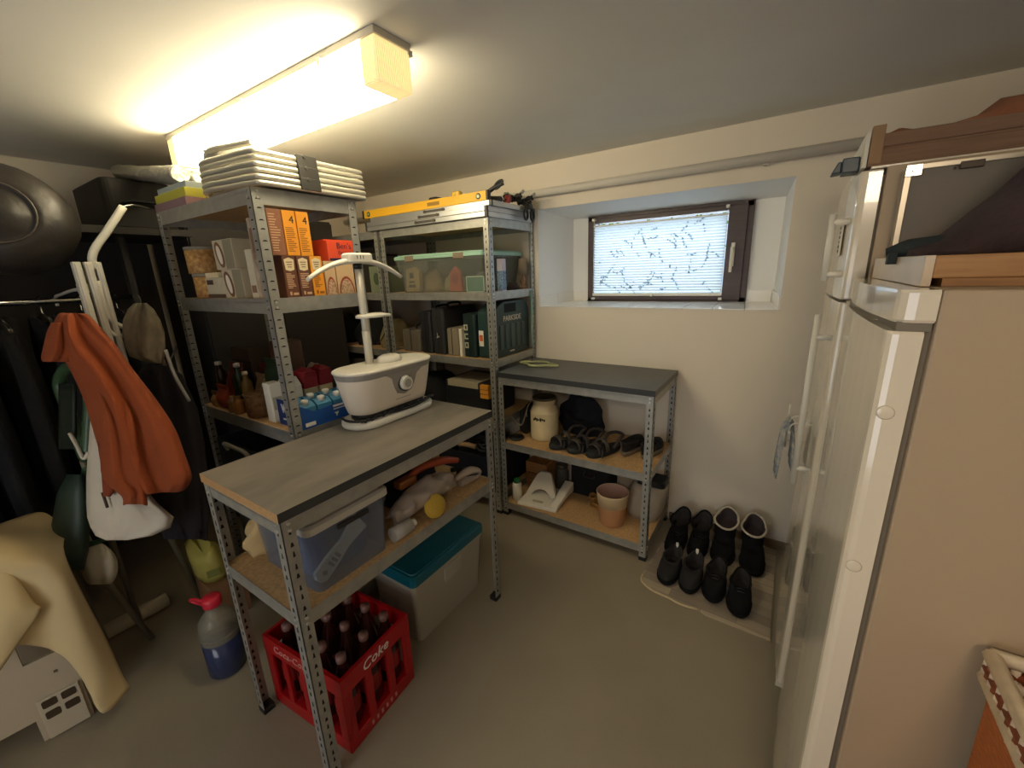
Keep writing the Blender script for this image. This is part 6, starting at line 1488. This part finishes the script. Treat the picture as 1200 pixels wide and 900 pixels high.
# beige cap-like bag hanging from the stand
hb = thing('cloth_hood', 'grey-beige cloth hood hanging beside the white stand', 'hood', (-1.62, -1.665, 1.10))
mb = MB(); rings = []
rows = [(355, 158, 172), (362, 150, 180), (375, 144, 188), (390, 143, 193), (405, 146, 194), (418, 152, 193), (426, 176, 191)]
for i, (v, ul, ur) in enumerate(rows):
    r = []
    for k in range(20):
        a = 2*PI*k/20; u = (ul+ur)/2+(ur-ul)/2*math.cos(a); d = 1.56+.045*math.sin(a)*(1+.5*math.sin(k*1.9+i))
        r.append(tuple(pix(u, v, d)))
    rings.append(r)
mb.loft(rings); mb.build('hood', mat('beige_cloth', (128, 118, 98), .9, 0, var=.15, scale=16, bump=.5, bscale=40), hb)
mb = MB(); mb.tube([pix(165, 357, 1.56), pix(163, 349, 1.57), pix(157, 345, 1.585)], .004, 6); mb.build('hang_loop', M_BLK2, hb)
mb = MB(); mb.tube([pix(190, 422, 1.55), pix(197, 440, 1.55), pix(196, 456, 1.55), pix(190, 462, 1.55)], lambda t: .007*(1.2-t), 8); mb.build('strap', mat('dull_pink', (118, 96, 88), .8), hb)
# dark coat on the food rack's corner
cb_ = thing('coat', 'black coat hanging at the front left post of the food rack', 'coat', (-1.5, -1.65, .35))
mb = MB(); rings = []
rows = [(428, 168, 200), (440, 160, 214), (480, 158, 232), (520, 165, 240), (560, 172, 244), (600, 180, 246), (632, 192, 243)]
for i, (v, ul, ur) in enumerate(rows):
    r = []
    for k in range(24):
        a = 2*PI*k/24; u = (ul+ur)/2+(ur-ul)/2*math.cos(a); d = 1.54+.05*math.sin(a)*(1+.35*math.sin(k*2.2+i*.3))
        r.append(tuple(pix(u, v, d)))
    rings.append(r)
mb.loft(rings); mb.build('cloth', mat('black_purple', (26, 21, 24), .95, 0, var=.2, scale=9, bump=.3), cb_)
mb = MB(); mb.tube([pix(196, 430, 1.54), pix(203, 415, 1.57), pix(207, 405, 1.60)], .004, 6); mb.build('loop', M_BLK2, cb_)
mb = MB(); mb.tube([pix(194, 410, 1.47), pix(205, 440, 1.47), pix(222, 470, 1.475)], .0055, 8)
stp = simple('plastic_rod', 'thin grey-white rod leaning in front of the black coat by the food rack', 'rod', mb, mat('rod_grey', (150, 148, 140), .5), pix(222, 470, 1.475))
# green folding chair
M_GREEN = mat('green_plastic', (52, 78, 52), .35)
ch = thing('folding_chair', 'dark green plastic folding chair under the orange jacket', 'chair', (-1.42, -2.0, 0))
D = 1.40
mb = MB(); mb.tube([pix(u, v, D+dd) for u, v, dd in ((70, 452, .05), (74, 436, .03), (86, 429, .01), (98, 437, 0), (104, 452, 0), (106, 470, 0), (105, 500, 0), (102, 534, .0), (97, 528, .02), (88, 500, .04), (78, 475, .05))], .0185, 10, closed=True, n=4); mb.build('backrest', M_GREEN, ch)
mb = MB(); mb.cyl(pix(103, 457, D-.022), pix(103, 457, D-.010), .0085, 12); mb.build('button', mat('button_red', (176, 84, 76), .4), ch)
mb = MB(); mb.sheet([[pix(72+6*i, 450+j*38, D+.04-.008*i) for i in range(4)] for j in range(3)], 2, .008); mb.build('back_panel', mat('green_dark', (24, 34, 24), .6), ch)
seat = []
mb = MB()
rings = []
for v, ul, ur in ((556, 78, 100), (580, 66, 106), (615, 60, 106), (645, 66, 104), (668, 78, 98)):
    rings.append([tuple(pix((ul+ur)/2+(ur-ul)/2*math.cos(2*PI*k/16), v, 1.45+.05*math.sin(2*PI*k/16))) for k in range(16)])
mb.loft(rings); mb.build('seat', mat('green_seat', (44, 62, 52), .5), ch)
def to_floor(a, f): return [a, a.lerp(f, .5), f]
fl1 = Vector((-1.507, -1.775, .011)); tp = pix(188, 608, 1.62)
mb = MB(); mb.tube([tp+(tp-fl1)*.05, tp, fl1], .0105, 8, n=2); mb.build('leg', mat('leg_grey', (112, 104, 88), .5, .3), ch)
for a, f in ((pix(76, 640, 1.47), Vector((-1.62, -2.10, .011))), (pix(98, 540, 1.42), Vector((-1.60, -1.98, .011))), (pix(92, 640, 1.44), Vector((-1.47, -1.98, .011)))):
    mb = MB(); mb.tube(to_floor(a, f), .0105, 8, n=2); mb.build('leg', mat('leg_grey', (0, 0, 0)), ch)
mb = MB(); mb.tube([pix(102, 530, 1.42), pix(100, 560, 1.44), pix(92, 600, 1.45)], .012, 8); mb.tube([pix(100, 640, 1.46), tp], .010, 8, n=2); mb.build('side_rail', M_GREEN, ch)
# white bag hanging on the chair
M_WBAG = mat('white_bag', (206, 196, 178), .7, 0, var=.04, scale=8, bump=.4, bscale=14)
wb_ = thing('cloth_bag', 'white cloth bag hanging on the green chair below the orange jacket', 'bag', pix(130, 630, 1.37))
mb = MB(); rings = []
rows = [(470, 108, 118), (500, 105, 122), (530, 103, 135), (560, 101, 160), (590, 101, 185), (606, 102, 204), (618, 106, 200), (628, 112, 178), (633, 124, 150)]
for i, (v, ul, ur) in enumerate(rows):
    r = []
    for k in range(24):
        a = 2*PI*k/24; u = (ul+ur)/2+(ur-ul)/2*math.copysign(abs(math.cos(a))**.8, math.cos(a)); d = 1.375+.05*math.sin(a)*min(1, .3+i*.2)*(1+.25*math.sin(k*1.7+i*.5))
        r.append(tuple(pix(u, v, d)))
    rings.append(r)
mb.loft(rings); mb.build('sack', M_WBAG, wb_)
mb = MB(); mb.tube([pix(82, 508, 1.40), pix(90, 522, 1.385), pix(98, 537, 1.37), pix(104, 530, 1.37)], .006, 6); mb.build('strap', M_WBAG, wb_)
mb = MB(); mb.cyl(pix(120, 577, 1.32), pix(126, 595, 1.318), .004, 8); mb.build('zip_pull', mat('zip_dark', (70, 50, 36), .5), wb_)
# orange fleece jacket
M_OR = mat('orange_fleece', (142, 66, 27), .95, 0, var=.06, scale=8, bump=.25, bscale=160)
jk = thing('jacket', 'orange fleece jacket draped over the green chair', 'jacket', pix(140, 580, 1.33))
def pixloft(rows, n=40, fold=(0, 0, 0), dth=.05):
    mb = MB(); rings = []
    for i, (v, ul, ur, d0, th) in enumerate(rows):
        r = []
        for k in range(n):
            a = 2*PI*k/n; s = math.cos(a)
            u = (ul+ur)/2+(ur-ul)/2*math.copysign(abs(s)**.85, s)
            fo2 = fold[0]*(math.sin(s*fold[1]+i*fold[2])+.55*math.sin(s*fold[1]*2.3+1.3-i*fold[2]*.7)) if math.sin(a) < 0 else 0
            d = d0+th*math.sin(a)+fo2*(1-s*s)
            vv = v+(4*math.sin(s*3+i) if 0 < i < len(rows)-1 else 0)
            r.append(tuple(pix(u, vv, d)))
        rings.append(r)
    S = [smooth_path([rings[i][k] for i in range(len(rings))], 4) for k in range(n)]
    rr = [[tuple(S[k][i]) for k in range(n)] for i in range(len(S[0]))]
    mb.loft(rr); return mb
rows = [(367, 78, 92, 1.36, .02), (372, 68, 104, 1.355, .045), (388, 62, 118, 1.35, .06), (408, 66, 138, 1.345, .065), (430, 82, 156, 1.34, .065), (465, 98, 184, 1.335, .065), (500, 108, 205, 1.33, .065), (535, 118, 217, 1.325, .06), (562, 132, 225, 1.32, .055), (575, 150, 218, 1.32, .05), (577, 165, 208, 1.32, .03)]
pixloft(rows, 48, (.018, 5.0, .12)).build('body', M_OR, jk)
rows = [(378, 60, 86, 1.34, .03), (392, 55, 92, 1.33, .04), (408, 51, 94, 1.325, .045), (419, 48, 90, 1.325, .042), (424, 50, 84, 1.325, .028)]
pixloft(rows, 28, (.012, 5, .3)).build('hood', M_OR, jk)
rows = [(455, 104, 142, 1.305, .02), (490, 112, 156, 1.29, .035), (525, 117, 162, 1.285, .035), (560, 120, 168, 1.28, .032), (578, 142, 172, 1.28, .03), (588, 144, 173, 1.28, .028), (591, 147, 170, 1.28, .016)]
pixloft(rows, 28, (.010, 4, .2)).build('sleeve', M_OR, jk)
rows = [(520, 114, 130, 1.31, .012), (550, 118, 138, 1.305, .018), (575, 120, 136, 1.305, .018), (582, 121, 130, 1.305, .01)]
pixloft(rows, 16).build('front_edge', mat('orange_fleece_dark', (130, 58, 30), .95), jk)
# play house under a cream sheet
PW = mat('play_house_white', (196, 182, 158), .7, 0, var=.03, scale=6)
hs = thing('play_house', 'white cardboard play house with a small four-pane door under the cream sheet', 'play house', (-1.55, -2.42, 0))
A0 = Vector((-1.262, -2.205, 0)); A1 = Vector((-1.315, -2.60, 0)); nrm = Vector((-(A1-A0).y, (A1-A0).x, 0)).normalized()
if nrm.x > 0: nrm = -nrm
dv = (A1-A0).normalized()
def hp(s, z, o=0.0): return A0+dv*s+nrm*(-o)+Vector((0, 0, z))
def slabq(mb, s0, s1, z0, z1, o0, o1): 
    b = [hp(s0, z0, o1), hp(s1, z0, o1), hp(s1, z0, o0), hp(s0, z0, o0)]; t = [p+Vector((0, 0, z1-z0)) for p in b]; mb.hexa(b, t)
HH = .56
mb = MB()
slabq(mb, 0, .03, .0008, HH, -.012, 0); slabq(mb, .03, .10, .0008, .295, -.012, 0); slabq(mb, .10, .118, .0008, HH, -.012, 0); slabq(mb, .03, .10, .39, HH, -.012, 0); slabq(mb, .118, .30, .088, HH, -.012, 0); slabq(mb, .30, .42, .0008, HH, -.012, 0)
mb.build('front_wall', PW, hs)
mb = MB(); slabq(mb, 0, .012, .0008, HH, -.45, -.0125); mb.build('side_wall', PW, hs)
mb = MB(); slabq(mb, .012, .42, .0008, HH, -.45, -.44); mb.build('back_wall', PW, hs)
mb = MB(); slabq(mb, 0, .42, HH+.0005, HH+.012, -.45, 0); mb.build('roof_board', PW, hs)
mb = MB(); slabq(mb, .008, .104, .004, .157, .0005, .010); dr_ = mb.build('door', mat('play_door', (206, 194, 170), .6), hs, .002)
for i in range(2):
    for j in range(2):
        mb = MB(); mb.M = frame_on(hp(.034+.044*i, .093+.043*j, .0105), -dv, (0, 0, 1)); mb.rbox(-.017, .017, -.014, .014, -.001, .0015, .006); mb.build('pane', mat('pane_dark', (72, 58, 40), .5), dr_)
mb = MB(); slabq(mb, .040, .048, .225, .233, .0, .002); mb.build('marks', mat('mark_brown', (120, 100, 72), .7), hs)
M_SHEET = mat('cream_sheet', (222, 200, 152), .8, 0, var=.03, scale=5, bump=.15, bscale=10)
sh = thing('cream_sheet', 'cream cloth sheet draped over the white play house in the lower left corner', 'sheet', pix(60, 640, 1.33))
def fr(u, v, x): return px(u, v, x)
def cl_x(p): return Vector((max(p.x, -1.735), p.y, p.z))
g = [[cl_x(pz(u, v, .606)) for u, v in ((-60, 586), (0, 590), (30, 595), (52, 602), (66, 611), (78, 621))],
     [fr(-60, 640, -1.27), fr(0, 642, -1.265), fr(35, 646, -1.262), fr(52, 648, -1.258), fr(64, 650, -1.256), fr(75, 650, -1.26)],
     [fr(-60, 690, -1.245), fr(5, 690, -1.24), fr(40, 695, -1.24), fr(64, 698, -1.225), fr(82, 700, -1.22), fr(98, 700, -1.24)],
     [fr(-60, 730, -1.24), fr(12, 735, -1.238), fr(52, 745, -1.24), fr(82, 748, -1.21), fr(103, 750, -1.205), fr(124, 750, -1.235)],
     [fr(-60, 752, -1.24), fr(22, 752, -1.242), fr(70, 764, -1.24), fr(98, 790, -1.205), fr(120, 797, -1.195), fr(142, 790, -1.22)],
     [fr(-60, 756, -1.24), fr(24, 755, -1.242), fr(80, 767, -1.238), fr(104, 806, -1.20), fr(121, 836, -1.165), fr(152, 806, -1.205)]]
mb = MB(); mb.sheet(g, 5, .004); mb.build('cloth', M_SHEET, sh)
g = [[fr(-60, 655, -1.235), fr(-10, 660, -1.232), fr(12, 672, -1.228), fr(22, 684, -1.232)],
     [fr(-60, 700, -1.215), fr(-8, 702, -1.21), fr(20, 706, -1.205), fr(40, 708, -1.215)],
     [fr(-60, 740, -1.205), fr(-12, 738, -1.20), fr(14, 730, -1.198), fr(47, 716, -1.208)],
     [fr(-60, 800, -1.20), fr(-14, 798, -1.20), fr(2, 782, -1.20), fr(20, 752, -1.208)]]
mb = MB(); mb.sheet(g, 5, .004); mb.build('front_fold', M_SHEET, sh)
# roll on the floor
mb = MB(); a, b = pz(124, 741, .032), pz(196, 702, .032); mb.cyl(a, b, .0315, 18); mb.cyl(b-(b-a)*.001, b+(b-a)*.012, .020, 14)
simple('paper_roll', 'cream-white roll lying on the floor behind the play house', 'roll', mb, mat('roll_white', (206, 196, 172), .6), (a+b)/2-Vector((0, 0, .031)))
bk_ = thing('plastic_bag', 'whitish bag hanging low on the green chair behind the cream sheet', 'bag', pix(111, 680, 1.50))
rows = [(634, 98, 112, 1.50, .012), (642, 93, 124, 1.50, .03), (656, 88, 136, 1.50, .05), (670, 94, 138, 1.50, .05), (680, 102, 132, 1.50, .04), (685, 110, 124, 1.50, .015)]
pixloft(rows, 24, (.006, 4, .3)).build('bag', mat('bucket_white', (188, 178, 156), .6, 0, bump=.3, bscale=20), bk_)
mb = MB(); mb.tube([pix(98, 640, 1.50), pix(99, 630, 1.48), pix(103, 628, 1.47), pix(108, 638, 1.50)], .005, 6); mb.build('handle', mat('bucket_white', (0, 0, 0)), bk_)
# yellow-green bag on a brown box, beside the bench leg
t = carton('cardboard_box', 'brown cardboard box on the floor, under the yellow-green bag', -1.44, -1.29, -1.80, -1.665, .0006, .20, mat('cardboard', (134, 98, 64), .8))
yb_ = thing('carrier_bag', 'yellow-green carrier bag with a small printed patch, left of the workbench', 'bag', (-1.385, -1.745, .2006))
mb = MB(); rings = []
for z, hx, hy, sh_ in ((.2008, .075, .055, 0), (.24, .098, .062, 0), (.30, .10, .058, -.01), (.345, .094, .048, -.02), (.365, .085, .02, -.02)):
    rings.append([(-1.385+hx*math.cos(2*PI*k/22), -1.745+sh_+hy*math.sin(2*PI*k/22)*(1+.12*noise.noise(Vector((k*.8, z*20, 2)))), z+.018*math.sin(2*PI*k/22*2)*(1 if z > .3 else 0)) for k in range(22)])
mb.loft(rings); mb.build('bag', mat('yellow_green_bag', (176, 166, 84), .55, 0, bump=.4, bscale=16), yb_)
mb = MB(); mb.M = frame_on((-1.288, -1.775, .262), (.35, 1, 0), (0, 0, 1)); mb.box(-.022, .022, -.016, .016, 0, .001)
pp = mb.build('patch', mat('patch_green', (120, 124, 62), .6), yb_)
# big clear bottle with blue liquid and red cap
db = thing('canister', 'clear bottle of blue liquid with red cap and handle beside the workbench leg', 'bottle', (-1.055, -1.865, 0))
c = (-1.055, -1.865, .0006)
mb = MB(); mb.lathe([(0, 0), (.056, 0), (.062, .006), (.062, .15), (0, .15)], c, 28, caps=False); mb.build('liquid', mat('blue_liquid', (46, 56, 92), .15), db)
mb = MB(); mb.lathe([(.0626, .15), (.0626, .205), (.057, .232), (.040, .255), (.026, .270), (.024, .290), (.020, .290), (.022, .270), (.037, .253), (.053, .231), (.0595, .205), (.0595, .151)], c, 28, caps=False); mb.build('bottle', clear_plastic('clear_bottle', (190, 186, 170), .72, .06), db)
mb = MB(); mb.lathe([(0, .288), (.030, .288), (.031, .292), (.031, .318), (.026, .324), (0, .324)], c, 20, caps=False); mb.build('cap', mat('cap_red', (206, 40, 62), .35), db)
mb = MB(); mb.tube([(c[0]-.028, c[1]-.01, .292), (c[0]-.07, c[1]-.03, .300), (c[0]-.10, c[1]-.035, .285), (c[0]-.075, c[1]-.02, .272), (c[0]-.025, c[1], .272)], .006, 8); mb.build('handle', mat('cap_red', (0, 0, 0)), db)
mb = MB(); mb.tube([(c[0]+.0630*math.cos(2*PI*k/20), c[1]+.0630*math.sin(2*PI*k/20), .175) for k in range(20)], .003, 6, closed=True, n=2); mb.build('ring', clear_plastic('clear_bottle', (0, 0, 0)), db)
for o in list(bpy.data.objects):
    if '_b' in o: del o['_b']
